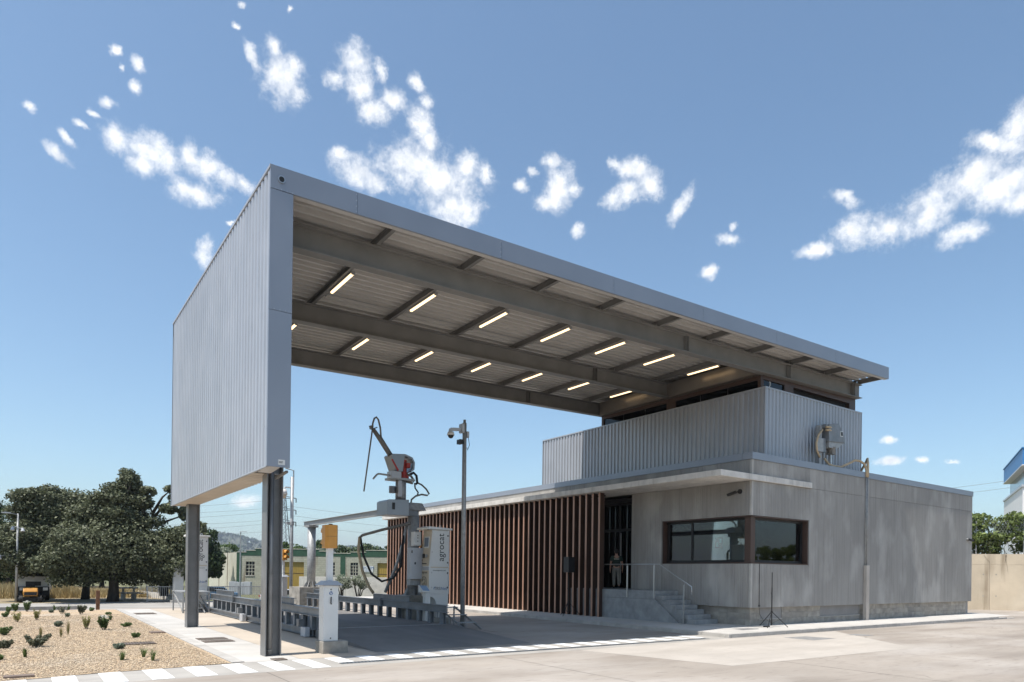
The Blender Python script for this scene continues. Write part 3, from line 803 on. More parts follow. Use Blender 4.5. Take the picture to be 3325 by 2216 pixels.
for w0, w1 in wins:
    wo = MB().box(w0, w1, PY + .21, PY + .25, .41, .84).build('basement_window', m_black, off)
    nm = 2 if w1 - w0 > 2 else 1
    for k in range(nm):
        a = w0 + (w1 - w0 - .1) * k / nm + .06; b_ = w0 + (w1 - w0 - .1) * (k + 1) / nm - .04
        MB().box(a, b_, PY + .2, PY + .206, .47, .8).build('pane', m_bpane, wo)
    MB().box(w0 - .03, w1 + .03, PY - .02, PY + .2, .385, .413).build('sill', m_kerb, wo)
    MB().box(w0, w1, PY + .19, PY + .21, .42, .465).build('bottom_rail', m_black, wo)
# ---- corner window
def reveal(name, boxes, par=None):
    mb = MB()
    for b_ in boxes: mb.box(*b_)
    return mb.build(name, m_brown, par or off)
win = reveal('corner_window', [(BX0 + .005, BX0 + .34, BY0 + .1, WY, WZ0 - .02, WZ0 + .02), (BX0 + .005, BX0 + .34, BY0 + .1, WY, WZ1 - .02, WZ1 + .02), (BX0 + .005, BX0 + .34, WY - .03, WY, WZ0 + .02, WZ1 - .02),
    (BX0 + .005, WX, BY0 - .005, BY0 + .1, WZ0 - .02, WZ0 + .02), (BX0 + .34, WX, BY0 + .1, BY0 + .34, WZ0 - .02, WZ0 + .02), (BX0 + .005, WX, BY0 - .005, BY0 + .1, WZ1 - .02, WZ1 + .02), (BX0 + .34, WX, BY0 + .1, BY0 + .34, WZ1 - .02, WZ1 + .02), (WX - .03, WX, BY0 + .005, BY0 + .34, WZ0 + .02, WZ1 - .02)])
reveal('corner_mullion', [(BX0 + .1, BX0 + .36, BY0 + .1, BY0 + .36, WZ0 + .02, WZ1 - .02)], win)
fr = MB()
gx, gy = BX0 + .26, BY0 + .26
z0, z1 = WZ0 + .02, WZ1 - .02
fr.box(gx - .03, gx + .05, BY0 + .37, WY - .03, z0, z0 + .1).box(gx - .03, gx + .05, BY0 + .37, WY - .03, z1 - .1, z1)
for y in (WY - .14, 18.36, BY0 + .37):
    fr.box(gx - .03, gx + .05, y, y + .09, z0 + .1, z1 - .1)
fr.box(BX0 + .37, WX - .03, gy - .03, gy + .05, z0, z0 + .1).box(BX0 + .37, WX - .03, gy - .03, gy + .05, z1 - .1, z1)
fr.box(BX0 + .37, BX0 + .43, gy - .03, gy + .05, z0 + .1, z1 - .1).box(WX - .12, WX - .03, gy - .03, gy + .05, z0 + .1, z1 - .1)
fr.build('window_frame', m_black, win)
MB().box(gx, gx + .008, BY0 + .46, 18.36, z0 + .1, z1 - .1).build('pane', m_glass, win)
MB().box(gx + .02, gx + .028, 18.45, WY - .14, z0 + .1, z1 - .1).build('pane', m_glass, win)
MB().box(BX0 + .43, WX - .12, gy, gy + .008, z0 + .1, z1 - .1).build('pane', m_glass, win)
# room behind the window
rm = MB()
rm.box(21.95, 28.0, 15.85, 21.48, 1.38, 1.42).box(21.95, 28.0, 15.85, 21.48, 4.3, 4.34)
rm.box(27.9, 28.0, 15.85, 21.48, 1.42, 4.3).box(22.0, 24.1, 21.4, 21.48, 1.42, 4.3).box(24.6, 27.9, 21.4, 21.48, 1.42, 4.3).box(25.9, 26.0, 18.6, 21.4, 1.42, 4.3)
rm.build('room_shell', m_room, off)
dk_ = thing('desk', (23.0, 19.9, 1.42), 'dark office desk seen dimly behind the left pane of the corner window', 'desk')
MB().box(22.6, 23.4, 19.3, 21.3, 2.1, 2.14).build('desk_top', m_black, dk_)
for xx, yy in ((22.65, 19.35), (23.3, 19.35), (22.65, 21.2), (23.3, 21.2)):
    MB().box(xx, xx + .05, yy, yy + .05, 1.42, 2.1).build('leg', m_black, dk_)
ch = thing('office_chair', (24.3, 20.6, 1.42), 'black office chair inside the room behind the corner window', 'chair')
MB().box(24.05, 24.55, 20.3, 20.8, 1.9, 1.97).build('seat', m_black, ch, bevel=.02)
MB().box(24.05, 24.55, 20.8, 20.86, 2.05, 2.75).build('backrest', m_black, ch, bevel=.02)
MB().tube([(24.3, 20.55, 1.5), (24.3, 20.55, 1.9)], .03, 8).build('stem', m_black, ch)
for k in range(5):
    a = k * 1.2566
    MB().bar((24.3, 20.55, 1.5), (24.3 + .3 * math.cos(a), 20.55 + .3 * math.sin(a), 1.45), .04, .04).build('foot', m_black, ch)
fs_ = thing('fire_sign', (25.88, 20.3, 3.4), 'small red fire equipment sign on the room wall behind the corner window', 'sign')
MB().box(25.885, 25.895, 20.1, 20.5, 3.25, 3.75).build('board', m_red, fs_)
MB().box(25.88, 25.884, 20.33, 20.45, 3.32, 3.5).box(25.88, 25.884, 20.15, 20.27, 3.5, 3.68).build('pictogram', m_white, fs_)
# ---- entrance recess: glazed door wall behind the slats
ent = MB().box(22.42, 22.5, 22.0, 22.09, 1.38, 5.3).box(22.42, 22.5, 23.1, 23.19, 1.38, 5.3).box(22.42, 22.5, 24.2, 24.29, 1.38, 5.3)
ent.box(22.42, 22.5, 21.6, 22.0, 5.2, 5.3).box(22.42, 22.5, 22.09, 23.1, 3.98, 4.1).box(22.42, 22.5, 23.19, 24.2, 3.98, 4.1).box(22.42, 22.5, 22.09, 24.2, 5.2, 5.3)
eo = ent.build('entrance_door', m_black, off)
MB().box(22.45, 22.458, 22.09, 23.1, 1.4, 3.98).build('pane', m_glassd, eo); MB().box(22.45, 22.458, 23.19, 24.2, 1.4, 3.98).build('pane', m_glassd, eo)
MB().box(22.45, 22.458, 22.09, 23.1, 4.1, 5.2).build('pane', m_glassd, eo); MB().box(22.45, 22.458, 23.19, 24.2, 4.1, 5.2).build('pane', m_glassd, eo)
MB().tube([(22.36, 23.0, 1.6), (22.36, 23.0, 3.9)], .018, 8).build('pull_handle', m_stain, eo)
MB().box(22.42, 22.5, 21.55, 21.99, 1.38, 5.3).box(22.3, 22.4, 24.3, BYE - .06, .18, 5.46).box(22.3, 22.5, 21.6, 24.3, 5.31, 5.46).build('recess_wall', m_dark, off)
MB().box(BX0 + .3, 22.42, 21.51, 21.56, 1.38, 5.47).build('recess_cheek', m_wall, off)
# ---- platform and stairs
MB().box(20.2, 22.41, 18.885, 24.3, 1.04, 1.375).build('landing_slab', m_step, off, bevel=.008)
MB().prism([(24.2, .15), (17.62, .15), (18.88, 1.036), (24.2, 1.036)], 'x', 20.2, 20.27).build('landing_wall', m_step, off)
zs_ = [1.2, 1.03, .86, .69, .52, .35]
for i, z in enumerate(zs_):
    ya = 18.88 - .325 * i
    MB().box(20.28 if i < 4 else 20.22, BX0 - .03, ya - .355, ya, z - .17, z).build('step', m_step, off, bevel=.006)
    if z - .17 > .2:
        MB().box(20.3, BX0 - .04, ya - .325, ya, .15, z - .172).build('step_core', m_step, off)
hr = thing('handrail', (20.2, 18.9, .18), 'stainless handrail along the landing and down the concrete stairs', 'handrail')
MB().tube([(20.22, 21.75, 2.42), (20.22, 18.66, 2.42), (20.22, 17.06, 1.57), (20.22, 17.06, 1.28)], .024, 10).build('rail', m_stain, hr, smooth=True)
for y, z0, z1 in ((20.37, 1.08, 2.36), (18.9, 1.08, 2.37), (17.4, .2, 1.63)):
    p = MB().box(20.17, 20.198, y - .03, y + .03, z0, z1).build('post', m_stain, hr)
    MB().tube([(20.185, y, z1 - .03), (20.22, y, z1 + .05)], .01, 6).build('bracket', m_stain, p)
# ---- upper metal-clad storey with its glazed band
MX0, MX1, MY0, MY1, MT = 23.27, X1, 16.15, 30.13, 9.335
for k in range(15):
    a0 = MY0 + .03 + .944 * k
    if a0 < MY1: ribwall('cladding_panel', m_clad, off, 'y', MX0 + .05, -1, a0, min(a0 + .944, MY1), BT - .4, MT - .06, .236, .045)
for k in range(8):
    a0 = MX0 + .03 + .944 * k
    if a0 < MX1: ribwall('cladding_panel', m_clad, off, 'x', MY0 + .05, -1, a0, min(a0 + .944, MX1), BT - .4, MT - .06, .236, .045)
MB().box(MX0 - .01, MX0 + .1, MY0 - .01, MY1 + .02, MT - .062, MT).box(MX0 + .1, MX1 + .01, MY0 - .01, MY0 + .1, MT - .062, MT).build('cap_flashing', m_clad, off)
MB().box(MX0 + .0, MX0 + .04, MY0 + .0, MY0 + .04, BT - .2, MT - .064).box(MX1 - .04, MX1 + .006, MY0, MY0 + .06, BT - .2, MT - .064).box(MX0, MX0 + .05, MY1 - .0, MY1 + .03, BT - .2, MT - .064).build('corner_flashing', m_clad, off)
MB().box(MX0 + .12, MX0 + .2, MY0 + .12, MY1, BT - .2, MT - .1).box(MX0 + .2, MX1, MY0 + .12, MY0 + .2, BT - .2, MT - .1).box(MX1 - .08, MX1 - .004, MY0 + .2, MY1, BT - .2, MT - .01).box(MX0 + .2, MX1, MY1 - .08, MY1, BT - .2, MT - .1).box(MX0 + .2, MX1 - .08, MY0 + .2, MY1 - .08, BT + .4, BT + .5).build('parapet_core', m_core, off)
# glazing band
GT = ZT(23.4) - 1.1
gl = MB().box(23.36, 23.5, 16.42, 25.5, GT - .18, GT - .02).hexa([(23.5, 16.42, GT - .14), (30.3, 16.42, GT - .14), (30.3, 16.56, GT - .14), (23.5, 16.56, GT - .14), (23.5, 16.42, GT - .004), (30.3, 16.42, GT + .108), (30.3, 16.56, GT + .108), (23.5, 16.56, GT - .004)])
for y in (16.42, 20.75, 25.36):
    gl.box(23.36, 23.56, y, y + (.14 if y != 20.75 else .5), 8.6, GT - .181)
gl.box(24.93, 25.55, 16.42, 16.6, 8.6, GT - .141).box(29.8, 30.3, 16.42, 16.6, 8.6, GT - .141).box(23.36, 23.5, 16.42, 25.5, 8.5, 8.6)
go = gl.build('glazed_band', m_brown, off)
for a, b_ in ((16.56, 18.0), (18.03, 19.4), (19.43, 20.75), (21.25, 22.6), (22.63, 24.0), (24.03, 25.36)):
    MB().box(23.42, 23.428, a, b_, 8.6, GT - .18).build('pane', m_glassd, go)
MB().box(23.57, 24.93, 16.48, 16.488, 8.6, GT - .14).build('pane', m_glassd, go)
MB().box(23.43, 30.2, 25.44, 25.448, 8.6, GT - .1).build('pane', m_glass, go)
for k in range(15):
    z = 8.72 + k * .062
    MB().hexa([(25.56, 16.5, z), (29.79, 16.5, z), (29.79, 16.545, z + .022), (25.56, 16.545, z + .022), (25.56, 16.5, z + .006), (29.79, 16.5, z + .006), (29.79, 16.545, z + .028), (25.56, 16.545, z + .028)]).build('blind_slat', m_black, go)
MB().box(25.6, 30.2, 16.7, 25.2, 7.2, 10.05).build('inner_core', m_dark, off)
MB().prism([(23.9 + .16 * math.cos(a * .26 + 4.6), 9.62 + .2 * math.sin(a * .26 + 4.6)) for a in range(13)] + [(23.86 + .16 * math.cos(a * .26 + 4.6), 9.62 + .2 * math.sin(a * .26 + 4.6)) for a in range(12, -1, -1)], 'y', 16.47, 16.476).build('window_decal', m_white, go)
# roof plant and skylight kerb
MB().box(33.6, 36.2, 17.4, 19, BT - .3, BT + .16).build('roof_skylight', pm('blue_grey', (.16, .21, .27), .4, .2, .05, 1), off)
# ---- downpipe cover and conduits on the front right facade
MB().box(29.38, 29.62, BY0 - .14, BY0 - .004, .16, 2.52).build('downpipe_cover', pm('cover_paint', (.5, .45, .4), .5, .1, .08, 1.5), off)
MB().tube([(29.44, BY0 - .05, 2.52), (29.44, BY0 - .05, 6.6)], .022, 8).tube([(29.55, BY0 - .05, 2.52), (29.55, BY0 - .05, 6.6)], .022, 8).build('conduit_pair', m_galv, off, smooth=True)
MB().tube([(22.06, BY0 - .015, 2.46), (22.06, BY0 - .015, .95)], .009, 6).tube([(22.06, BY0 - .012, .95), (22.2, BY0 + .06, .6), (22.5, PY - .05, .34)], .008, 6).box(22.03, 22.09, BY0 - .03, BY0 - .005, .88, .95).build('loose_cable', m_rubber, off)
# ---- wall spot and cctv
sp = thing('wall_spotlight', (BX0, 16.0, 5.2), 'small black spotlight on the concrete wall under the visor corner', 'spotlight')
MB().tube([(BX0 + .005, 15.98, 5.12), (BX0 - .05, 15.98, 5.12)], .085, 16).build('base', m_black, sp)
MB().tube([(BX0 - .05, 15.99, 5.12), (BX0 - .12, 16.08, 5.09)], .02, 8).build('arm', m_black, sp)
MB().tube([(BX0 - .1, 16.08, 5.11), (BX0 - .2, 16.4, 5.0)], .055, 14).build('head', m_black, sp)
cv = thing('security_camera', (39.6, BY0, 3.95), 'tiny dark security camera at the far right end of the ribbed concrete wall', 'camera')
MB().tube([(39.5, BY0 + .0, 4.02), (39.5, BY0 - .08, 4.02)], .05, 10).build('base', m_stain, cv)
MB().tube([(39.5, BY0 - .06, 4.02), (39.72, BY0 - .2, 3.96)], .06, 10).build('head', m_black, cv)
# ------------------------------------------------------------------ slat screen
scr = thing('slat_screen', (20.0, 21.85, .18), 'row of tall copper brown metal slats under the concrete visor', 'screen')
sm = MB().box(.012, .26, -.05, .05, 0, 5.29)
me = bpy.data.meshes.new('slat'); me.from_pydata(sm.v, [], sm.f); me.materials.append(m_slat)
sm = MB().box(0, .011, -.052, .052, 0, 5.29)  # thin added front strip that holds the lighter sunlit tone
me2 = bpy.data.meshes.new('slat_lit_front'); me2.from_pydata(sm.v, [], sm.f); me2.materials.append(m_slatf)
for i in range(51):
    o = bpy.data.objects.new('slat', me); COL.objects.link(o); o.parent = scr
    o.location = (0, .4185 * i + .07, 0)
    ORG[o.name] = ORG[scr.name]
    o2 = bpy.data.objects.new('slat_lit_front', me2); COL.objects.link(o2); o2.parent = o
for z in (.16, 2.25, 5.27):
    MB().box(20.262, 20.3, 21.85, 43.0, z + .06, z + .12).build('cross_rail', m_black, scr)
brk = MB()
for i in range(51):
    y = 21.92 + .4185 * i
    brk.box(20.06, 20.12, y - .02, y + .02, 5.47, 5.485)
tag(brk.build('fixing_brackets', m_black, scr), kind='stuff')
# ------------------------------------------------------------------ weighbridge
wb = thing('weighbridge', (9.4, 27, 0), 'steel truck weighbridge with raised deck and two long grey guide beams', 'weighbridge')
MB().box(7.17, 11.75, 20.42, 34.6, .02, .245).build('deck', m_asph, wb)
MB().hexa([(7.17, 15.9, -.02), (11.9, 15.9, -.02), (11.9, 20.4, -.02), (7.17, 20.4, -.02), (7.17, 15.9, .006), (11.9, 15.9, .006), (11.9, 20.4, .244), (7.17, 20.4, .244)]).build('approach_ramp', m_asph, wb)
MB().hexa([(7.17, 34.62, -.02), (11.9, 34.62, -.02), (11.9, 38.6, -.02), (7.17, 38.6, -.02), (7.17, 34.62, .244), (11.9, 34.62, .244), (11.9, 38.6, .006), (7.17, 38.6, .006)]).build('exit_ramp', m_asph, wb)
MB().box(7.17, 11.75, 20.385, 20.42, .2, .252).build('edge_angle', m_galv, wb)
sb = MB(); ibeam(sb, 'y', 20.3, 34.5, 7.09, .245, .21, .15, .016, .012)
sb.box(7.02, 7.03, 20.4, 34.4, .2, .225)
sb.build('side_beam', m_rail_l, wb)
def guide(xc, y0, y1, posts, mat):
    g_ = ibeam(MB(), 'y', y0, y1, xc, .89, .25, .2, .018, .014).build('guide_beam', mat, wb)
    for y in posts:
        MB().box(xc - .08, xc - .066, y - .08, y + .08, .246, .64).box(xc + .066, xc + .08, y - .08, y + .08, .246, .64).box(xc - .066, xc + .066, y - .008, y + .008, .246, .64).build('post', m_rail, g_)
    for y in (y0 + (y1 - y0) * .36, y0 + (y1 - y0) * .7):
        MB().box(xc - .115, xc + .115, y - .02, y + .02, .62, .95).build('splice_plate', m_rail, g_)
    return g_
guide(7.14, 19.4, 34.4, [19.6 + .82 * i for i in range(18)], m_rail_l)
guide(11.6, 20.2, 34.2, [20.45 + .84 * i for i in range(17)], m_rail)
for xc, y0, y1 in ((7.14, 30.1, 33.3), (7.14, 22.3, 25.6), (11.6, 22.95, 26.15), (11.6, 30.3, 33.2)):
    ibeam(MB(), 'y', y0, y1, xc, 1.105, .213, .16, .014, .012).build('upper_beam', m_rail, wb)
for y in (20.35, 27.6):
    lc = MB().box(6.86, 7.005, y, y + .42, .02, .3).build('load_cell_box', m_gray, wb, bevel=.01)
    MB().box(6.83, 7.0, y + .5, y + .72, .3, .52).box(6.845, 6.985, y + .494, y + .506, .315, .505).build('sensor_hood', m_rail, lc)
    MB().bar((6.95, y + .6, .3), (6.95, y + .45, .04), .03, .03).build('hood_leg', m_rail, lc)
# access steps at the near right and far left ends
def steps(name, label, x0, x1, ytop, dy, ztop):
    o = thing(name, (x0, ytop, 0), label, 'steps')
    for xx in (x0, x1):
        MB().bar((xx, ytop, ztop), (xx, ytop + dy, 0.02), .03, .07).build('stringer', m_galv, o)
        MB().bar((xx, ytop, 0), (xx, ytop, ztop + .0), .045, .045).build('leg', m_galv, o)
        MB().bar((xx, ytop + dy * .45, 0.0), (xx, ytop + dy * .45, ztop * .55), .02, .02).build('leg', m_galv, o)
    for k in range(3):
        yy = ytop + dy * (k + .15) / 3; z = ztop * (1 - (k + .0) / 3)
        tr = MB()
        s = 1 if dy > 0 else -1
        for j in range(5):
            tr.box(x0 + .02, x1 - .02, min(yy + s * .055 * j, yy + s * (.055 * j + .035)), max(yy + s * .055 * j, yy + s * (.055 * j + .035)), z - .03, z)
        tr.build('tread', m_galv, o)
    return o
steps('access_steps', 'small galvanised steel steps in front of the right hand driver kiosk', 12.55, 13.25, 22.5, -1.9, .72)
steps('access_steps', 'small galvanised steel steps at the far left end of the weighbridge', 6.15, 6.75, 35.6, -1.9, .72)
# frame beside the far left kiosk
fr_ = thing('kiosk_landing', (6.3, 35.2, 0), 'white steel trestle landing below the far left driver kiosk', 'landing')
for x in (5.9, 7.0):
    for y in (34.1, 36.6):
        MB().bar((x, y, 0), (x, y, .95), .06, .06).build('leg', m_galv, fr_)
MB().box(5.85, 7.05, 34.05, 36.65, .93, .98).build('platform', m_galv, fr_)
for x in (5.9, 7.0):
    MB().bar((x, 34.1, .08), (x, 36.6, .9), .05, .05).build('brace', m_galv, fr_)
MB().bar((5.9, 34.1, .08), (7.0, 34.1, .9), .05, .05).build('brace', m_galv, fr_)
# ------------------------------------------------------------------ driver kiosks
def kiosk():
    o = thing('driver_kiosk', (12.6, 22.85, 0), 'tall white and beige driver kiosk with vertical lettering beside the grain sampler', 'kiosk', 'driver kiosks')
    prof = [(12.18, 1.19), (13.02, 1.19), (13.02, 3.57), (12.29, 3.57), (12.17, 2.2)]
    MB().prism(prof, 'y', 22.5, 23.16).build('body', m_kiosk, o, bevel=.015)
    MB().prism([(12.05, 3.575), (13.1, 3.575), (13.1, 3.64), (12.1, 3.68), (12.05, 3.64)], 'y', 22.42, 23.3).build('cap', m_kiosk, o, bevel=.01)
    MB().tube([(12.75, 22.8, 3.66), (12.72, 22.8, 3.72), (12.78, 22.8, 3.76), (12.82, 22.8, 3.7), (12.8, 22.8, 3.65)], .012, 6).build('lifting_eye', m_stain, o)
    # beige driver side
    fpan = MB().hexa([(12.158, 22.51, 2.23), (12.168, 22.51, 2.23), (12.28, 22.51, 3.56), (12.27, 22.51, 3.56), (12.158, 23.15, 2.23), (12.168, 23.15, 2.23), (12.28, 23.15, 3.56), (12.27, 23.15, 3.56)]).build('front_panel', m_beige, o)
    MB().box(12.163, 12.172, 22.51, 23.15, 1.2, 2.06).build('lower_front_panel', m_beige, o)
    MB().box(12.158, 12.172, 22.51, 23.15, 2.07, 2.2).build('front_strip', m_gray, o)
    def onf(z): return 12.158 + (z - 2.23) * .084
    s_ = MB().hexa([(onf(2.9) - .012, 22.62, 2.9), (onf(2.9), 22.62, 2.9), (onf(3.32), 22.62, 3.32), (onf(3.32) - .012, 22.62, 3.32), (onf(2.9) - .012, 23.02, 2.9), (onf(2.9), 23.02, 2.9), (onf(3.32), 23.02, 3.32), (onf(3.32) - .012, 23.02, 3.32)]).build('screen_frame', m_white, o)
    MB().hexa([(onf(2.94) - .018, 22.67, 2.94), (onf(2.94) - .013, 22.67, 2.94), (onf(3.28) - .013, 22.67, 3.28), (onf(3.28) - .018, 22.67, 3.28), (onf(2.94) - .018, 22.97, 2.94), (onf(2.94) - .013, 22.97, 2.94), (onf(3.28) - .013, 22.97, 3.28), (onf(3.28) - .018, 22.97, 3.28)]).build('screen', pm('screen_glass', (.16, .2, .25), .1, 0, .02, 2), s_)
    MB().box(12.14, 12.175, 22.86, 22.97, 2.52, 2.68).build('card_reader', m_ink, o)
    MB().tube([(12.17, 22.68, 2.6), (12.13, 22.68, 2.6)], .06, 14).build('key_knob', m_stain, o)
    MB().box(12.148, 12.17, 22.7, 23.0, 2.3, 2.33).build('receipt_slot', m_ink, o)
    lettering('agrocat', .13, (12.161, 22.83, 1.99), (0, -1, 0), (0, 0, 1), m_ink, o)
    lettering('a', 1.05, (12.158, 22.83, 1.66), (0, -1, 0), (0, 0, 1), m_ink, o, outline=.008)
    lettering('aldeanegroup.com', .06, (12.161, 22.83, 1.33), (0, -1, 0), (0, 0, 1), m_gray, o)
    # side doors
    y = 22.488
    MB().prism([(12.26, 2.25), (12.93, 2.25), (12.96, 2.28), (12.96, 3.5), (12.93, 3.53), (12.37, 3.53), (12.34, 3.5), (12.235, 2.28)], 'y', y, 22.498).build('upper_door', m_kiosk, o, bevel=.004)
    MB().prism([(12.26, 1.3), (12.93, 1.3), (12.96, 1.33), (12.96, 2.1), (12.93, 2.13), (12.26, 2.13), (12.23, 2.1), (12.23, 1.33)], 'y', y, 22.498).build('lower_door', m_kiosk, o, bevel=.004)
    MB().box(12.23, 12.97, 22.487, 22.499, 2.16, 2.2).build('door_gap', m_beige, o)
    for z in (3.36, 2.36, 1.97, 1.43):
        MB().box(12.915, 12.965, 22.478, 22.487, z - .03, z + .03).build('hinge', m_ink, o)
    for x, z in ((12.28, 2.74), (12.27, 1.98), (12.27, 1.43)):
        MB().tube([(x, 22.487, z), (x, 22.48, z)], .012, 8).build('lock', m_ink, o)
    lettering('agrocat', .37, (12.66, 22.484, 2.92), (0, 0, 1), (-1, 0, 0), m_ink, o, sx=.93)
    lettering('www.agrocat.com', .075, (12.6, 22.484, 2.07), (1, 0, 0), (0, 0, 1), m_ink, o)
    lettering('TRS', .165, (12.51, 22.484, 1.39), (1, 0, 0), (0, 0, 1), m_ink, o)
    lettering('Net', .165, (12.79, 22.484, 1.39), (1, 0, 0), (0, 0, 1), m_blue, o)
    sw = MB()
    pts = [(12.33 + .16 * (1 - math.cos(a)) * 1.0 , 1.4 + .1 * math.sin(a)) for a in [i * .22 for i in range(9)]]
    pts = [(12.36 - .06 * math.sin(a) + .14 * a * .5, 1.36 + .1 * math.sin(a * .75)) for a in [i * .25 for i in range(9)]]
    sw.tube([(p[0], 22.483, p[1]) for p in pts], [.004 + .008 * math.sin(math.pi * i / 8) for i in range(9)], 5)
    sw.build('logo_swoosh', m_blue, o)
    # curved foot
    prof = [(12.2, 1.185)]
    for k in range(9):
        a = k / 8 * math.pi / 2
        prof.append((12.22 + .28 * math.sin(a), 1.1 - .35 * (1 - math.cos(a))))
    prof += [(12.5, .32), (12.98, .32), (13.0, 1.185)]
    MB().prism(prof, 'y', 22.52, 23.14).build('foot', m_kiosk, o)
    MB().box(12.24, 12.99, 22.53, 23.13, 1.08, 1.19).build('foot_strip', m_gray, o)
    MB().box(12.3, 13.1, 22.45, 23.3, -.02, .32).build('base_block', m_conc, o)
    return o
ki = kiosk()
ki2 = copy_tree(ki, (-5.7, 13.5, 0), None, 'tall white driver kiosk with vertical lettering half hidden behind the far column')
# ------------------------------------------------------------------ grain sampler gantry
sa = thing('grain_sampler', (12.15, 23.75, 0), 'grain sampling boom with red motor and hoses on a steel column', 'sampler')
MB().box(11.78, 12.7, 23.25, 24.4, -.02, 1.12).build('concrete_base', m_conc, sa, bevel=.02)
MB().tube([(12.13, 23.75, 1.1), (12.13, 23.75, 4.34)], .21, 24).build('near_column', m_galv, sa, smooth=True)
for k in range(6):
    a = k * math.pi / 3 + .3
    MB().prism([(.2, 0), (.36, 0), (.22, .28), (.2, .28)], 'y', -.008, .008).build('gusset', m_galv, sa).matrix_local = Matrix.Translation((12.13 - 12.15 - 0, 0, 1.12)) @ Matrix.Rotation(a, 4, 'Z') @ Matrix.Translation((12.15, 23.75, 0))
MB().hexa([(11.68, 23.4, 4.34), (12.5, 23.4, 4.34), (12.5, 24.1, 4.34), (11.68, 24.1, 4.34), (11.88, 23.5, 4.62), (12.38, 23.5, 4.62), (12.38, 24.0, 4.62), (11.88, 24.0, 4.62)]).build('column_hood', m_galv, sa)
MB().tube([(12.15, 35.2, .9), (12.15, 35.2, 4.28)], .21, 24).build('far_column', m_galv, sa, smooth=True)
MB().box(11.3, 13.0, 34.4, 36.1, -.02, 1.16).build('far_base', m_conc, sa)
for k in range(8):
    a = k * math.pi / 4
    MB().prism([(.2, 0), (.4, 0), (.22, .3), (.2, .3)], 'y', -.008, .008).build('gusset', m_galv, sa).matrix_local = Matrix.Translation((0, 11.45, 1.16)) @ Matrix.Rotation(a, 4, 'Z') @ Matrix.Translation((12.15, 23.75, 0))
MB().box(11.9, 12.4, 34.9, 35.5, 4.24, 4.34).build('head_plate', m_galv, sa)
ibeam(MB(), 'y', 24.2, 36.1, 12.05, 4.56, .24, .16, .015, .012).build('track_beam', m_galv, sa)
MB().box(12.14, 12.2, 24.2, 35.9, 4.35, 4.42).build('cable_tray', m_stain, sa)
MB().prism([(10.85, 4.09), (11.75, 4.09), (11.75, 4.7), (10.95, 4.66), (10.85, 4.6)], 'y', 23.35, 24.25).build('trolley_box', m_box, sa, bevel=.01)
MB().box(11.06, 11.17, 23.335, 23.349, 4.3, 4.55).build('box_window', m_ink, sa)
MB().box(11.75, 12.2, 23.5, 24.1, 4.12, 4.6).build('trolley_arm', m_rail, sa)
MB().tube([(11.57, 23.7, 4.68), (11.57, 23.7, 5.42)], .2, 24).build('slew_column', m_galv, sa, smooth=True)
MB().box(11.36, 11.5, 23.45, 23.52, 4.8, 5.4).build('slew_cover', m_gray, sa)
MB().tube([(11.25, 23.75, 4.95), (11.25, 23.75, 5.2)], .13, 14).build('side_drum', m_rail, sa)
MB().box(11.05, 12.0, 23.4, 24.0, 5.42, 5.5).build('head_plate', m_galv, sa)
MB().box(11.02, 11.42, 23.35, 23.75, 5.46, 5.72).build('junction_box', m_gray, sa, bevel=.01)
pr_ = [(11.03, 6.3), (11.08, 6.36), (11.6, 6.4), (11.9, 6.3), (12.0, 6.12), (11.98, 5.85), (11.85, 5.74), (11.82, 5.78), (11.92, 5.9), (11.94, 6.1), (11.85, 6.24), (11.58, 6.34), (11.55, 6.2), (11.5, 5.74), (11.25, 5.74)]
MB().prism(pr_, 'y', 23.4, 24.05).build('head_hood', m_box, sa)
MB().tube([(11.68, 23.7, 5.5), (11.68, 23.7, 5.62)], .2, 16).tube([(11.68, 23.7, 5.62), (11.68, 23.7, 5.75)], .14, 16).tube([(11.68, 23.7, 5.75), (11.68, 23.7, 6.22)], .11, 14).box(11.7, 11.86, 23.5, 23.7, 5.92, 6.1).build('motor', m_red, sa)
MB().bar((11.3, 23.38, 5.75), (11.04, 23.38, 6.15), .03, .06).build('red_guard', m_red, sa)
MB().tube([(11.1, 23.65, 6.3), (10.4, 23.65, 7.22)], .075, 10).tube([(11.2, 23.72, 6.35), (10.75, 23.72, 6.95)], .05, 8).build('boom', m_hoseg, sa, smooth=True)
MB().tube([(10.33, 23.65, 7.2), (10.29, 23.65, 7.33)], .06, 8).bar((10.33, 23.65, 7.2), (10.56, 23.65, 7.3), .04, .04).bar((10.5, 23.65, 7.18), (10.7, 23.65, 6.95), .03, .05).build('boom_tip', m_rail, sa)
MB().tube([(10.7, 23.6, 6.9), (10.66, 23.6, 7.3), (10.58, 23.6, 7.58), (10.5, 23.6, 7.66), (10.42, 23.6, 7.6), (10.36, 23.6, 7.4), (10.36, 23.6, 7.26)], .035, 8).build('boom_hose', m_hoseg, sa, smooth=True)
MB().tube([(10.36, 23.6, 7.25), (10.05, 23.6, 4.9)], .028, 10).build('probe_lance', m_hoseg, sa, smooth=True)
MB().tube([(11.03, 23.5, 5.56), (10.58, 23.5, 5.58), (10.5, 23.5, 5.54), (10.36, 23.5, 5.37)], .035, 8).build('spout', m_galv, sa)
MB().tube([(11.75, 23.6, 5.7), (11.95, 23.6, 5.62), (12.08, 23.6, 5.45), (12.0, 23.6, 5.36), (11.75, 23.6, 5.4)], .045, 8).build('hose_loop', m_hoseg, sa, smooth=True)
MB().tube([(11.9, 23.7, 5.68), (12.1, 23.7, 5.78), (12.22, 23.7, 5.68), (12.26, 23.7, 5.4), (12.2, 23.7, 5.36)], .05, 8).tube([(12.15, 23.7, 5.4), (12.17, 23.7, 5.2), (12.3, 23.7, 5.05), (12.28, 23.7, 4.95)], .03, 8).build('black_hose', m_rubber, sa, smooth=True)
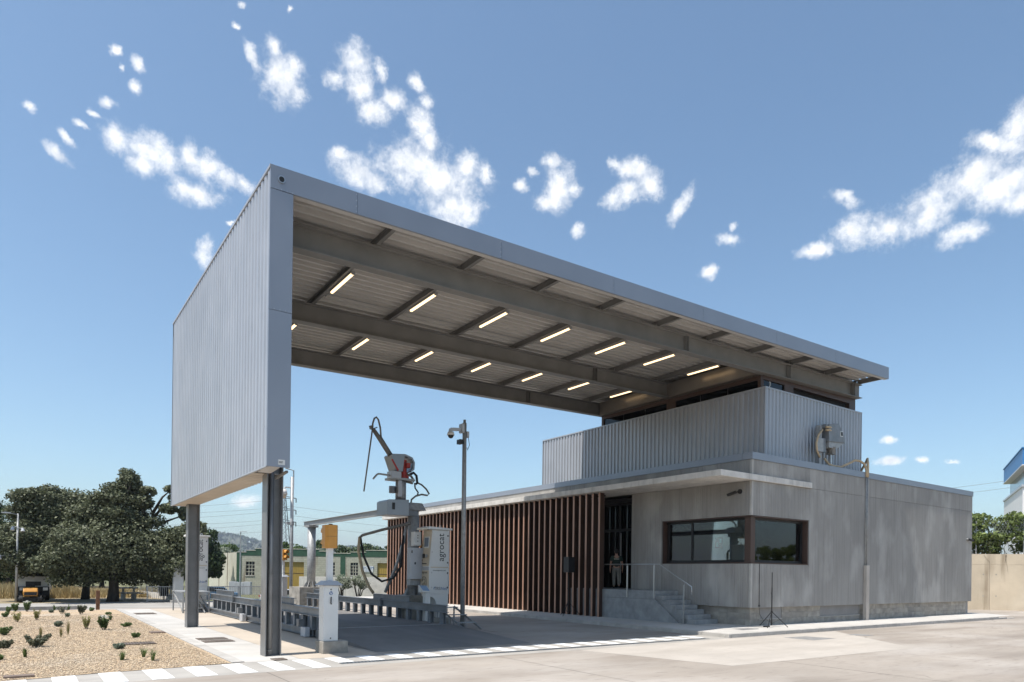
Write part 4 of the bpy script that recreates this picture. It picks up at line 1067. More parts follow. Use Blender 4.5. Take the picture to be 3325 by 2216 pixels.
MB().tube([(12.25, 23.7, 5.42), (12.45, 23.7, 5.35), (12.65, 23.7, 5.2), (12.78, 23.7, 5.02), (12.7, 23.7, 4.96), (12.45, 23.7, 4.98), (12.2, 23.7, 4.9), (12.02, 23.7, 4.75), (12.0, 23.7, 4.6)], .035, 8).build('side_hose', m_hoseg, sa, smooth=True)
# sample return hose hanging below the track
MB().tube([(11.95, 23.6, 3.85), (11.2, 24.5, 3.6), (10.7, 25.2, 3.4), (10.62, 25.3, 3.3)], .055, 8).build('return_pipe', m_hoseg, sa, smooth=True)
MB().tube([(10.62, 25.3, 3.32), (10.58, 25.3, 2.8), (10.72, 25.2, 2.0), (10.95, 25.1, 1.4), (11.1, 25.0, 1.15)], .06, 8).build('return_hose', m_hose, sa, smooth=True)
MB().tube([(10.66, 25.3, 3.3), (10.75, 25.2, 2.6), (11.0, 25.0, 1.9), (11.3, 24.7, 1.62), (11.6, 24.3, 1.75), (11.8, 24.1, 2.2), (11.85, 24.0, 3.4)], .045, 8).build('slack_hose', m_rubber, sa, smooth=True)
MB().tube([(11.95, 23.9, 3.9), (11.9, 24.05, 3.2), (11.7, 24.3, 2.2), (11.45, 24.7, 1.2)], .06, 8).build('stay_pipe', m_galv, sa, smooth=True)
cb = MB().box(11.7, 12.34, 23.05, 23.38, 1.73, 2.9).build('control_cabinet', m_gray, sa, bevel=.012)
MB().box(11.72, 11.76, 23.04, 23.049, 2.7, 2.8).box(11.85, 11.9, 23.035, 23.049, 2.28, 2.36).build('latch', m_ink, cb)
for z in (2.43, 2.32, 2.2):
    MB().box(12.16, 12.24, 23.035, 23.049, z - .04, z + .04).build('button', m_brown, cb)
wbx = MB().box(11.86, 12.14, 23.1, 23.38, 2.98, 3.5).build('switch_box', m_white, sa, bevel=.01)
for z in (3.36, 3.27, 3.15):
    MB().tube([(12.0, 23.1, z), (12.0, 23.088, z)], .02, 8).build('button', m_ink, wbx)
MB().tube([(12.16, 23.2, 2.95), (12.16, 23.2, 3.03)], .05, 10).build('beacon', m_orange, wbx)
MB().box(11.76, 12.3, 23.2, 23.5, 1.5, 1.73).build('cabinet_bracket', m_galv, sa)
rp_ = thing('reader_post', (12.05, 22.6, 0), 'short white post with a tilted blue reader screen before the sampler base', 'terminal')
MB().box(11.95, 12.15, 22.35, 22.55, 0, 1.25).build('post', m_kiosk, rp_)
MB().hexa([(11.8, 22.3, 1.26), (12.15, 22.3, 1.26), (12.15, 22.6, 1.26), (11.8, 22.6, 1.26), (11.78, 22.3, 1.32), (12.15, 22.3, 1.3), (12.15, 22.6, 1.5), (11.78, 22.6, 1.52)]).build('head', m_kiosk, rp_)
MB().hexa([(11.83, 22.31, 1.325), (12.1, 22.31, 1.312), (12.1, 22.58, 1.49), (11.83, 22.58, 1.505), (11.83, 22.31, 1.332), (12.1, 22.31, 1.32), (12.1, 22.58, 1.5), (11.83, 22.58, 1.514)]).build('screen', pm('reader_screen', (.25, .38, .55), .2, 0, .02, 2), rp_)
# ------------------------------------------------------------------ traffic light cabinets
def signal():
    o = thing('traffic_light', (6.1, 16.35, 0), 'orange traffic light seen from behind on a white cabinet near the zebra stripes', 'traffic light', 'weighbridge traffic lights')
    MB().box(5.86, 6.5, 16.1, 16.62, -.02, .3).build('concrete_foot', m_conc, o, bevel=.02)
    cab = MB().box(5.9, 6.27, 16.19, 16.5, .3, 1.65).build('cabinet', m_white, o, bevel=.006)
    MB().box(5.905, 6.265, 16.183, 16.1895, .31, 1.64).build('door', m_white, cab, bevel=.003)
    lg = MB().tube([(6.08, 16.184, 1.46), (6.08, 16.178, 1.46)], .045, 20).build('emblem', m_blue, cab)
    MB().prism([(6.045, 1.485), (6.062, 1.485), (6.08, 1.445), (6.098, 1.485), (6.115, 1.485), (6.086, 1.425), (6.074, 1.425)], 'y', 16.175, 16.1775).build('emblem_letter', m_white, lg)
    MB().tube([(6.08, 16.184, 1.55), (6.08, 16.178, 1.55)], .018, 10).tube([(6.08, 16.184, .37), (6.08, 16.178, .37)], .018, 10).build('lock', m_ink, cab)
    MB().tube([(6.09, 16.182, 1.36), (6.07, 16.15, 1.34), (6.07, 16.15, 1.22), (6.09, 16.182, 1.2)], .014, 8).build('handle', m_ink, cab)
    MB().hexa([(5.82, 16.1, 1.652), (6.36, 16.1, 1.652), (6.36, 16.6, 1.652), (5.82, 16.6, 1.652), (5.94, 16.2, 1.76), (6.24, 16.2, 1.76), (6.24, 16.5, 1.76), (5.94, 16.5, 1.76)]).build('cabinet_roof', m_gray, o)
    MB().box(6.03, 6.16, 16.28, 16.42, 1.76, 2.56).build('post', m_white, o)
    h = MB().prism([(5.955, 16.3), (6.01, 16.2), (6.22, 16.2), (6.275, 16.3), (6.275, 16.52), (5.955, 16.52)], 'z', 2.555, 3.12).build('housing', m_orange, o, bevel=.012)
    MB().prism([(5.957, 16.298), (6.01, 16.197), (6.22, 16.197), (6.273, 16.298)], 'z', 2.836, 2.842).build('seam', m_brown, h)
    MB().tube([(6.115, 16.36, 3.12), (6.115, 16.36, 3.15)], .05, 10).build('cap', m_brown, h)
    for z in (2.7, 2.98):
        MB().tube([(6.115, 16.52, z), (6.115, 16.53, z)], .1, 16).build('lens', m_ink, h)
        vz = MB()
        pts = [(6.115 + .125 * math.cos(a), z + .125 * math.sin(a)) for a in [math.radians(-20 + 22 * k) for k in range(11)]]
        pts2 = [(6.115 + .113 * math.cos(a), z + .113 * math.sin(a)) for a in [math.radians(-20 + 22 * k) for k in range(11)]]
        for k in range(10):
            vz.hexa([(pts[k][0], 16.52, pts[k][1]), (pts2[k][0], 16.52, pts2[k][1]), (pts2[k + 1][0], 16.52, pts2[k + 1][1]), (pts[k + 1][0], 16.52, pts[k + 1][1]),
                     (pts[k][0], 16.7, pts[k][1]), (pts2[k][0], 16.7, pts2[k][1]), (pts2[k + 1][0], 16.7, pts2[k + 1][1]), (pts[k + 1][0], 16.7, pts[k + 1][1])])
        vz.build('visor', m_orange, h)
    return o
tl = signal()
tl2 = copy_tree(tl, (0, 0, 0), None, 'far orange traffic light showing its dark lenses on a white cabinet behind the near column')
tl2.location = (11.42, 37.6, 0); tl2.rotation_euler.z = math.pi + .5
# ------------------------------------------------------------------ camera masts
cm = thing('camera_mast', (13.2, 21.8, 0), 'tall galvanised mast with a dome camera in front of the copper slats', 'mast')
MB().tube([(13.2, 21.8, 0), (13.2, 21.8, 4.2), (13.19, 21.8, 7.5)], [.085, .085, .075], 14).build('pole', m_galv, cm, smooth=True)
MB().tube([(13.19, 21.8, 7.5), (13.19, 21.8, 7.62)], .05, 10).build('pole_cap', m_steel, cm)
MB().box(13.02, 13.13, 21.68, 21.92, 7.12, 7.45).build('bracket_box', m_gray, cm, bevel=.01)
MB().bar((13.04, 21.8, 7.24), (12.62, 21.8, 7.2), .09, .11).bar((12.6, 21.8, 7.22), (12.6, 21.8, 7.08), .1, .1).build('bracket_arm', m_gray, cm)
MB().tube([(12.61, 21.8, 7.1), (12.61, 21.8, 6.98)], [.11, .14], 16).build('dome_housing', m_kiosk, cm, smooth=True)
MB().ball((12.61, 21.8, 6.97), .105).build('dome', m_black, cm, smooth=True)
MB().box(12.92, 13.06, 21.66, 21.9, 6.7, 6.86).box(13.05, 13.13, 21.74, 21.86, 6.72, 6.84).build('box_camera', m_black, cm)
MB().box(13.27, 13.36, 21.74, 21.88, 6.98, 7.2).build('splitter_box', m_gray, cm)
MB().tube([(13.3, 21.72, 7.0), (13.36, 21.72, 6.7), (13.28, 21.72, 6.5), (13.26, 21.73, 6.6)], .012, 6).build('cable', m_rubber, cm)
c2 = thing('camera_mast', (11.68, 37, 0), 'slim grey mast with a white dome camera beside the near canopy column', 'mast')
MB().tube([(11.68, 37, 0), (11.68, 37, 7.0)], .09, 12).build('pole', m_galv, c2, smooth=True)
MB().tube([(11.75, 37, 6.4), (11.75, 37, 7.35), (11.4, 37, 7.42), (11.3, 37, 7.42)], .035, 8).build('top_bracket', m_galv, c2)
MB().bar((11.62, 37, 6.42), (11.3, 37, 6.42), .07, .07).bar((11.3, 37, 6.42), (11.25, 37, 6.25), .07, .07).build('arm', m_kiosk, c2)
MB().tube([(11.24, 37, 6.3), (11.24, 37, 6.02)], [.15, .19], 16).build('dome_housing', m_kiosk, c2, smooth=True)
MB().ball((11.24, 37, 5.98), .15).build('dome', m_beige, c2, smooth=True)
MB().tube([(11.68, 37, 4.42), (11.68, 37, 4.6)], .13, 10).box(11.4, 11.56, 36.95, 37.05, 4.44, 4.58).build('collar', m_galv, c2)
# ------------------------------------------------------------------ hose station on the upper storey
hs = thing('hose_station', (26.6, 15.9, BT), 'grey roof-mounted sampling unit with beige hose before the ribbed metal wall', 'machine')
MB().box(26.44, 26.62, 15.8, 15.98, BT - .05, 8.2).build('mast', m_galv, hs)
MB().box(26.1, 26.6, 15.72, 15.79, 7.1, 7.65).build('clamp_plate', m_galv, hs)
MB().box(26.6, 26.82, 15.74, 15.95, 7.12, 7.68).build('carriage', m_rail, hs)
MB().prism([(26.84, 7.55), (28.06, 7.62), (28.06, 7.8), (27.6, 8.37), (27.3, 8.36), (26.84, 8.25)], 'y', 15.62, 16.02).build('hood', m_rail_l, hs, bevel=.015)
MB().box(26.68, 26.84, 15.66, 15.98, 8.1, 8.25).build('hood_lip', m_rail_l, hs)
MB().prism([(27.42, 7.32), (27.6, 7.38), (28.04, 7.62), (26.9, 7.55), (26.9, 7.32)], 'y', 15.66, 15.98).build('hopper', m_galv, hs)
MB().box(27.68, 27.88, 15.612, 15.619, 7.86, 8.08).build('label_frame', m_white, hs); MB().box(27.71, 27.85, 15.605, 15.6115, 7.89, 8.05).build('label', m_ink, hs)
MB().tube([(27.3, 15.8, 7.38), (27.32, 15.8, 7.1)], [.18, .12], 10).box(27.2, 27.46, 15.68, 15.92, 7.08, 7.3).build('gear_motor', m_hoseg, hs)
MB().tube([(27.3, 15.8, 7.1), (27.3, 15.8, BT - .02)], .05, 10).build('outlet_pipe', m_stain, hs)
MB().tube([(26.5, 15.72, 8.0), (26.2, 15.7, 7.75), (26.05, 15.7, 7.4), (26.1, 15.7, 7.1), (26.3, 15.7, 6.85)], .045, 8).build('back_hose', m_hose, hs, smooth=True)
MB().tube([(26.75, 15.75, 6.85), (27.0, 15.72, 6.65), (27.3, 15.7, 6.6), (27.8, 15.65, 6.6), (28.3, 15.62, 6.78), (28.8, 15.6, 6.98), (29.1, 15.55, 6.98), (29.36, 15.48, 6.86), (29.44, 15.43, 6.6), (29.44, 15.43, 6.3)], .05, 10).build('feed_hose', m_hose, hs, smooth=True)
MB().tube([(29.55, 15.43, 6.3), (29.55, 15.43, 6.9), (29.64, 15.5, 7.12), (29.8, 15.65, 7.0), (29.92, 15.9, 6.7), (29.9, 16.0, 6.4)], .05, 10).build('return_hose', m_hose, hs, smooth=True)
for z in (8.12, 8.0):
    MB().tube([(26.66, 15.65, z), (26.9, 15.63, z + .03), (27.15, 15.7, z)], .05, 8).build('hose_coil', m_hose, hs, smooth=True)
# ------------------------------------------------------------------ speaker and stands
def tripod(x, y, zb, h, hub, spread, label, cat, rot):
    o = thing('speaker_stand', (x, y, zb), label, cat)
    MB().tube([(x, y, zb + .06), (x, y, zb + h * .72)], .021, 10).build('lower_tube', m_black, o)
    MB().tube([(x, y, zb + h * .7), (x, y, zb + h)], .016, 10).build('upper_tube', m_black, o)
    MB().tube([(x, y, zb + hub - .05), (x, y, zb + hub + .03)], .038, 10).build('hub', m_black, o)
    MB().tube([(x - .0, y, zb + h * .62), (x - .07, y - .02, zb + h * .62)], .02, 8).build('knob', m_black, o)
    for k in range(3):
        a = rot + k * 2.094
        ex, ey = x + spread * math.cos(a), y + spread * math.sin(a)
        lg = MB().tube([(x, y, zb + hub), (ex, ey, zb + .015)], .013, 8).build('leg', m_black, o)
        MB().ball((ex, ey, zb + .018), .02, 8, 6).build('rubber_foot', m_rubber, lg)
        MB().bar((x, y, zb + .12), (x + spread * .52 * math.cos(a), y + spread * .52 * math.sin(a), zb + hub * .5), .014, .006).build('brace', m_black, o)
    return o
tripod(22.15, 15.0, .165, 1.98, .56, .56, 'empty black tripod stand on the sunny pavement before the ribbed wall', 'tripod stand', 3.5)
tripod(19.55, 23.35, .16, 1.95, .62, .55, 'black tripod stand carrying a loudspeaker before the brown slats', 'tripod stand', 3.6)
spk = thing('loudspeaker', (19.55, 23.35, 2.05), 'black loudspeaker on a tripod in front of the shaded brown slats', 'loudspeaker')
MB().prism([(19.36, 23.12), (19.74, 23.18), (19.7, 23.5), (19.42, 23.55)], 'z', 2.06, 2.74).build('cabinet', m_black, spk, bevel=.015)
MB().hexa([(19.36, 23.105, 2.09), (19.73, 23.165, 2.09), (19.73, 23.175, 2.09), (19.36, 23.115, 2.09), (19.36, 23.105, 2.71), (19.73, 23.165, 2.71), (19.73, 23.175, 2.71), (19.36, 23.115, 2.71)]).build('grille', pm('speaker_grille', (.02, .02, .022), .7, .2, .1, 80), spk)
cbx = thing('power_strip', (21.9, 15.05, .16), 'small black power strip with cable beside the empty tripod', 'power strip')
MB().box(21.75, 22.05, 15.0, 15.08, .165, .215).build('strip', m_rubber, cbx)
MB().tube([(21.75, 15.04, .18), (21.2, 15.3, .18), (20.4, 15.9, .175), (19.95, 17.0, .175), (19.92, 19.5, .172), (19.9, 22.0, .172)], .008, 6).tube([(22.05, 15.04, .19), (22.1, 15.1, .3), (22.12, 15.02, .4)], .006, 6).build('cable', m_rubber, cbx)
# ------------------------------------------------------------------ foliage tools
def leaf_cloud(clusters, n, size, seed, flat=.25, shell=.55, aspect=1.7, inner=.25):
    """n small leaf quads spread through ellipsoid clusters (cx,cy,cz,rx,ry,rz); denser near their surfaces"""
    rs = np.random.RandomState(seed)
    C = np.array(clusters, float)
    w = (C[:, 3] * C[:, 4] * C[:, 5]) ** .67
    idx = rs.choice(len(C), n, p=w / w.sum())
    d = rs.normal(size=(n, 3)); d /= np.linalg.norm(d, axis=1)[:, None]
    r = shell + (1 - shell) * rs.uniform(0, 1, n) ** .6
    r = np.where(rs.uniform(0, 1, n) < inner, rs.uniform(0, 1, n) ** .5, r) * rs.uniform(.92, 1.1, n)
    P = C[idx, :3] + d * C[idx, 3:6] * r[:, None]
    nr = d * .7 + rs.normal(size=(n, 3)) * .6 + np.array([0, 0, flat])
    nr /= np.linalg.norm(nr, axis=1)[:, None]
    a = np.cross(nr, rs.normal(size=(n, 3))); a /= np.linalg.norm(a, axis=1)[:, None]
    b = np.cross(nr, a)
    s = size * rs.uniform(.6, 1.35, n)[:, None]
    a = a * s * aspect * .5; b = b * s * .5
    V = np.stack([P - a, P - b * .9 + nr * s * .12, P + a, P + b * .9 + nr * s * .12], 1).reshape(-1, 3)
    F = np.arange(4 * n).reshape(-1, 4)
    tint = np.clip(rs.normal(.45, .25, n) + .12 * (d[:, 2]), 0, 1)
    return V, F, np.repeat(tint, 4)
def crown(name, parent, clusters, n, size, mat, seed, **k):
    V, F, t_ = leaf_cloud(clusters, n, size, seed, **k)
    me = np_mesh(name, V - np.array(ORG[parent.name]), F, t_)
    return link(name, me, mat, parent)
def sub_clusters(big, per, seed, scale=(.28, .48)):
    rr = random.Random(seed); out = []
    for cx, cy, cz, rx, ry, rz in big:
        for k in range(per):
            while True:
                d = Vector((rr.gauss(0, 1), rr.gauss(0, 1), rr.gauss(0, 1)))
                if d.length > .1: break
            d.normalize(); q = rr.uniform(.55, 1.0)
            s = rr.uniform(*scale)
            out.append((cx + d.x * rx * q, cy + d.y * ry * q, cz + d.z * rz * q, rx * s, ry * s, rz * s * .8))
    return out
m_oak = leafmat('oak_leaves', (.045, .056, .028), (.19, .205, .115), .22)
m_green = leafmat('green_leaves', (.03, .055, .015), (.12, .18, .05), .3)
m_dkgreen = leafmat('dark_leaves', (.02, .036, .014), (.075, .11, .035), .2)
m_silver = leafmat('silver_leaves', (.13, .15, .1), (.34, .37, .27), .2)
m_ivy = leafmat('ivy_leaves', (.06, .09, .02), (.27, .33, .1), .3)
m_dry = leafmat('dry_grass', (.3, .22, .1), (.52, .42, .22), .2)
def tree(name, label, base, h, big, n, size, mat, seed, per=9, trunk=.2, cat='tree', group=None, limbs=6, sc=(.28, .48), fill=.15):
    o = thing(name, base, label, cat, group)
    subs = sub_clusters(big, per, seed, sc)
    rr = random.Random(seed + 1)
    tb = MB()
    bx, by, bz = base
    fork = bz + h * .26
    tb.tube([(bx, by, bz - .1), (bx + .05, by, bz + h * .1), (bx + rr.uniform(-.1, .1), by, fork)], [trunk * 1.35, trunk, trunk * .85], 10)
    for k in range(limbs):
        c = subs[int(k * len(subs) / limbs)]
        mid = ((bx + c[0]) / 2 + rr.uniform(-.2, .2), (by + c[1]) / 2, (fork + c[2]) / 2 + rr.uniform(0, .3))
        tb.tube([(bx, by, fork - .15), mid, c[:3]], [trunk * .6, trunk * .33, trunk * .09], 6)
        for j in range(2):
            e = (c[0] + rr.uniform(-1, 1) * c[3], c[1] + rr.uniform(-1, 1) * c[4], c[2] + rr.uniform(-.3, 1) * c[5])
            tb.tube([mid, e], [trunk * .2, trunk * .05], 5)
    tb.build('trunk', m_bark, o, smooth=True)
    me_subs = subs + [(c[0], c[1], c[2], c[3] * .95, c[4] * .95, c[5] * .95) for c in big]
    crown('crown', o, me_subs, n, size, mat, seed, shell=.35, inner=fill)
    return o
# ------------------------------------------------------------------ the holm oaks
oak = tree('oak_tree', 'great dark holm oak with a thick trunk, the right hand of the pair', (4.36, 47.5, 0), 8.2,
     [(4.4, 47.2, 3.2, 3.1, 2.6, 2.1), (7.1, 46.6, 2.8, 1.9, 1.7, 1.8), (4.5, 48.0, 5.5, 2.0, 1.8, 1.5), (2.6, 46.4, 2.7, 2.0, 1.6, 1.7), (5.2, 47.8, 6.9, .75, .9, 1.1), (8.2, 46.5, 3.6, 1.0, 1.0, 1.2)], 105000, .105, m_oak, 11, per=26, trunk=.27, limbs=12, sc=(.26, .46), fill=.3)
lb = MB()
for a, b_, c in (((5.9, 47.4, 3.4), (6.4, 47.2, 5.2), (6.1, 47.2, 6.6)), ((6.3, 47.3, 4.9), (7.0, 47.0, 5.9), (7.7, 46.9, 6.4)), ((6.5, 47.2, 4.6), (7.3, 47.0, 5.0), (8.2, 46.8, 5.4)), ((6.1, 47.2, 5.0), (5.7, 47.2, 5.9), (5.5, 47.2, 6.4)), ((6.35, 47.2, 5.3), (6.9, 47, 6.4), (7.4, 47, 6.9))):
    lb.tube([a, b_, c], [.11, .06, .02], 6)
lb.build('bare_limbs', m_bark, oak, smooth=True)
crown('outer_spray', oak, [(6.1, 47.2, 6.7, .5, .5, .35), (7.4, 46.9, 6.9, .5, .5, .22), (7.75, 46.9, 6.35, .6, .5, .3), (8.2, 46.8, 5.45, .45, .4, .5), (7.2, 47, 5.7, .6, .5, .3), (6.0, 47.2, 6.0, .5, .5, .35), (8.9, 46.6, 4.6, .5, .5, .4)], 2600, .15, m_oak, 12)
tree('oak_tree', 'wide dark holm oak with a slimmer trunk, the left hand of the pair', (3.18, 51.2, 0), 7.6,
     [(1.5, 50.4, 3.5, 2.6, 2.2, 2.1), (2.4, 50.8, 5.5, 2.0, 1.8, 1.5), (-.3, 49.4, 3.0, 1.8, 1.6, 1.7), (.9, 48.9, 2.6, 1.3, 1.0, 1.1), (.7, 50.2, 5.5, 1.4, 1.3, 1.3)], 85000, .108, m_oak, 21, per=24, trunk=.2, limbs=10, sc=(.26, .46), fill=.3)
# ------------------------------------------------------------------ background trees
FWH = Vector((math.sin(yaw), math.cos(yaw), 0))
def at(px, depth, z=0.0):                   # ground point from a bearing (native column) and a distance
    l = (px - 1662.5) / 2242.784 * depth
    p = FWH * depth + RT * l
    return (p.x, p.y, z)
bgt = [  # px, depth, top z, half width, material, label
    (18, 66, 8.6, 2.6, m_dkgreen, 'tall dark poplar-like tree at the left edge of the picture'),
    (-60, 70, 7.5, 3.4, m_dkgreen, 'dark bushy tree cut off by the left picture edge'),
    (95, 72, 6.4, 3.2, m_dkgreen, 'dark green tree mass behind the left side of the oaks'),
    (560, 70, 5.9, 2.6, m_dkgreen, 'dark green tree just right of the great oak crown'),
    (30, 58, 4.2, 2.2, m_green, 'bright green bush behind the slim street lamp on the left'),
    (330, 70, 3.4, 3.6, m_green, 'light green undergrowth tree seen beneath the oak crowns'),
    (215, 74, 3.2, 3.6, m_green, 'green undergrowth tree behind the slimmer oak trunk'),
    (662, 84, 7.2, 2.2, m_dkgreen, 'dark pine-like tree right of the far canopy column'),
    (716, 112, 5.6, 4.4, m_silver, 'silvery olive-leaved tree rising behind the warehouse end wall'),
    (742, 118, 6.6, 3.2, m_green, 'round green tree between the silvery tree and the hills'),
    (940, 116, 6.6, 3.6, m_green, 'broad green tree behind the warehouse roof left of the thick post'),
    (1025, 118, 6.1, 4.4, m_silver, 'pale grey green tree behind the warehouse right of the thick post'),
    (1046, 126, 7.6, 2.2, m_green, 'small pointed tree rising above the pale grey green tree'),
    (1150, 112, 6.2, 4.0, m_dkgreen, 'dark oak behind the warehouse roof beside the orange signal'),
    (1215, 114, 6.4, 4.2, m_dkgreen, 'dark oak behind the warehouse roof next to the copper slats'),
    (1275, 116, 6.0, 4.0, m_dkgreen, 'dark oak mostly hidden behind the copper slats'),
    (905, 122, 5.2, 2.6, m_dkgreen, 'low dark tree above the warehouse beside the near column'),
    (800, 150, 5.0, 6.0, m_dkgreen, 'low dark grove beyond the warehouse parapet under the hills')]
for k, (px, dp, zt, hw, mt, lb_) in enumerate(bgt):
    b0 = at(px, dp, -1.05 if px > 600 else 0)
    hh = zt * .62
    big = [(b0[0], b0[1], zt - hh * .55, hw * .8, hw * .8, hh * .55), (b0[0] + hw * .45, b0[1] - hw * .3, zt * .42, hw * .62, hw * .6, hh * .42), (b0[0] - hw * .45, b0[1] + hw * .3, zt * .45, hw * .6, hw * .6, hh * .45)]
    tree('background_tree', lb_, b0, zt, big, 11000, .17 if dp < 80 else .24, mt, 100 + k, per=16, trunk=.22, limbs=5, group='trees in the distance', sc=(.2, .4))
# ------------------------------------------------------------------ hills
def hval(az):
    base = 1.75 * math.exp(-((az - 9) / 17) ** 2) + .9 + .35 * math.sin(az * .21 + 1) + .22 * math.sin(az * .63)
    return max(.35, base)
azs = list(np.arange(-70, -8, 2.0)) + list(np.arange(-8, 28, .09)) + list(np.arange(28, 120, 2.0))
rr_ = [700, 1300, 1700, 2000, 2250, 2450, 2600, 2800, 3300]
prof = [0, .1, .3, .52, .74, .92, 1.0, .9, .3]
rs = np.random.RandomState(9)
vs = []
for a in azs:
    ar = math.radians(a)
    for r0, p0 in zip(rr_, prof):
        z = 2600 * math.tan(math.radians(hval(a))) * p0 - .2
        if p0 > .05: z += rs.uniform(0, 1) ** 2 * 9 * (1 if -8 <= a < 28 else 0) + 7 * math.sin(a * 2.7 + r0 * .004) * p0
        vs.append((r0 * math.sin(ar), r0 * math.cos(ar), z))
nR = len(rr_)
fs = [(i * nR + j, i * nR + j + 1, (i + 1) * nR + j + 1, (i + 1) * nR + j) for i in range(len(azs) - 1) for j in range(nR - 1)]
MB().add(vs, fs).build('hills', pm('hill_woods', (.13, .125, .085), 1, 0, .2, .012, col2=(.04, .055, .03), contrast=(.4, .65), detail=10), kind='structure')
# hillside woods read as one mass
C_ = []
rq = random.Random(4)
for k in range(900):
    a = rq.uniform(-8, 28); j = rq.choice([3, 4, 5, 6, 6])
    ar = math.radians(a); r0 = rr_[j] + rq.uniform(-60, 0)
    f_ = (r0 - rr_[j - 1]) / (rr_[j] - rr_[j - 1])
    z = 2600 * math.tan(math.radians(hval(a))) * (prof[j - 1] + (prof[j] - prof[j - 1]) * f_) + 6
    C_.append((r0 * math.sin(ar), r0 * math.cos(ar), z, rq.uniform(5, 10), rq.uniform(5, 10), rq.uniform(4, 9)))
V, F, t_ = leaf_cloud(C_, 16000, 5.5, 3)
tag(link('hillside_woods', np_mesh('hillside_woods', V, F, t_), m_dkgreen), 'dark scattered woods on the distant hillside', 'woods', kind='stuff')
# dry grass verge
rs = np.random.RandomState(2); n = 14000
gx_ = rs.uniform(-9, 9, n); gy_ = rs.uniform(53.5, 63, n)
hh = rs.uniform(.3, 1.05, n) * np.where(gx_ > 3, .6, 1)
an = rs.uniform(0, 6.28, n); w_ = rs.uniform(.02, .05, n)
lean = rs.normal(0, .16, (n, 2))
V = np.stack([np.stack([gx_ - np.cos(an) * w_, gy_ - np.sin(an) * w_, 0 * gx_], 1), np.stack([gx_ + np.cos(an) * w_, gy_ + np.sin(an) * w_, 0 * gx_], 1), np.stack([gx_ + lean[:, 0], gy_ + lean[:, 1], hh], 1)], 1).reshape(-1, 3)
tag(link('dry_grass', np_mesh('dry_grass', V, np.arange(3 * n).reshape(-1, 3), np.repeat(rs.uniform(0, 1, n), 3)), m_dry), 'tall dry straw-coloured grass beyond the service road', 'grass', kind='stuff')
# ------------------------------------------------------------------ gravel-bed plants
def blades(o, x, y, n, h, w, spread, mat, seed, droop=.3, name='leaves', curve=3):
    rr = random.Random(seed); vs = []; fs = []; tn = []
    for k in range(n):
        a = rr.uniform(0, 6.283); s = rr.uniform(.2, 1) * spread; hh = h * rr.uniform(.55, 1.05)
        ox, oy = x + rr.uniform(-.15, .15) * spread, y + rr.uniform(-.15, .15) * spread
        nx, ny = -math.sin(a), math.cos(a)
        tq = rr.uniform(0, 1); prev_ = None
        for j in range(curve + 1):
            q = j / curve
            rad = s * (q ** 1.6); z = hh * (q - droop * q ** 3 * (s / max(spread, .01)))
            ww = w * (1 - q ** 2 * .95)
            i0 = len(vs)
            vs += [(ox + math.cos(a) * rad + nx * ww, oy + math.sin(a) * rad + ny * ww, z + .01), (ox + math.cos(a) * rad - nx * ww, oy + math.sin(a) * rad - ny * ww, z + .01)]
            tn += [tq, tq]
            if prev_ is not None: fs.append((prev_, prev_ + 1, i0 + 1, i0))
            prev_ = i0
    me = np_mesh(name, np.array(vs) - np.array(ORG[o.name]), np.array(fs), np.array(tn))
    return link(name, me, mat, o)
m_grass = leafmat('grass_leaves', (.06, .1, .035), (.2, .27, .1), .25)
m_feather = leafmat('feather_grass', (.2, .18, .08), (.5, .42, .22), .3)
m_laven = leafmat('lavender_leaves', (.1, .13, .09), (.26, .3, .22), .2)
m_yel = leafmat('yellow_green_leaves', (.14, .15, .04), (.36, .34, .12), .3)
m_rose = leafmat('rosemary_leaves', (.06, .075, .045), (.2, .2, .13), .2)
m_flower = leafmat('white_flowers', (.6, .58, .5), (.8, .78, .72), .2)
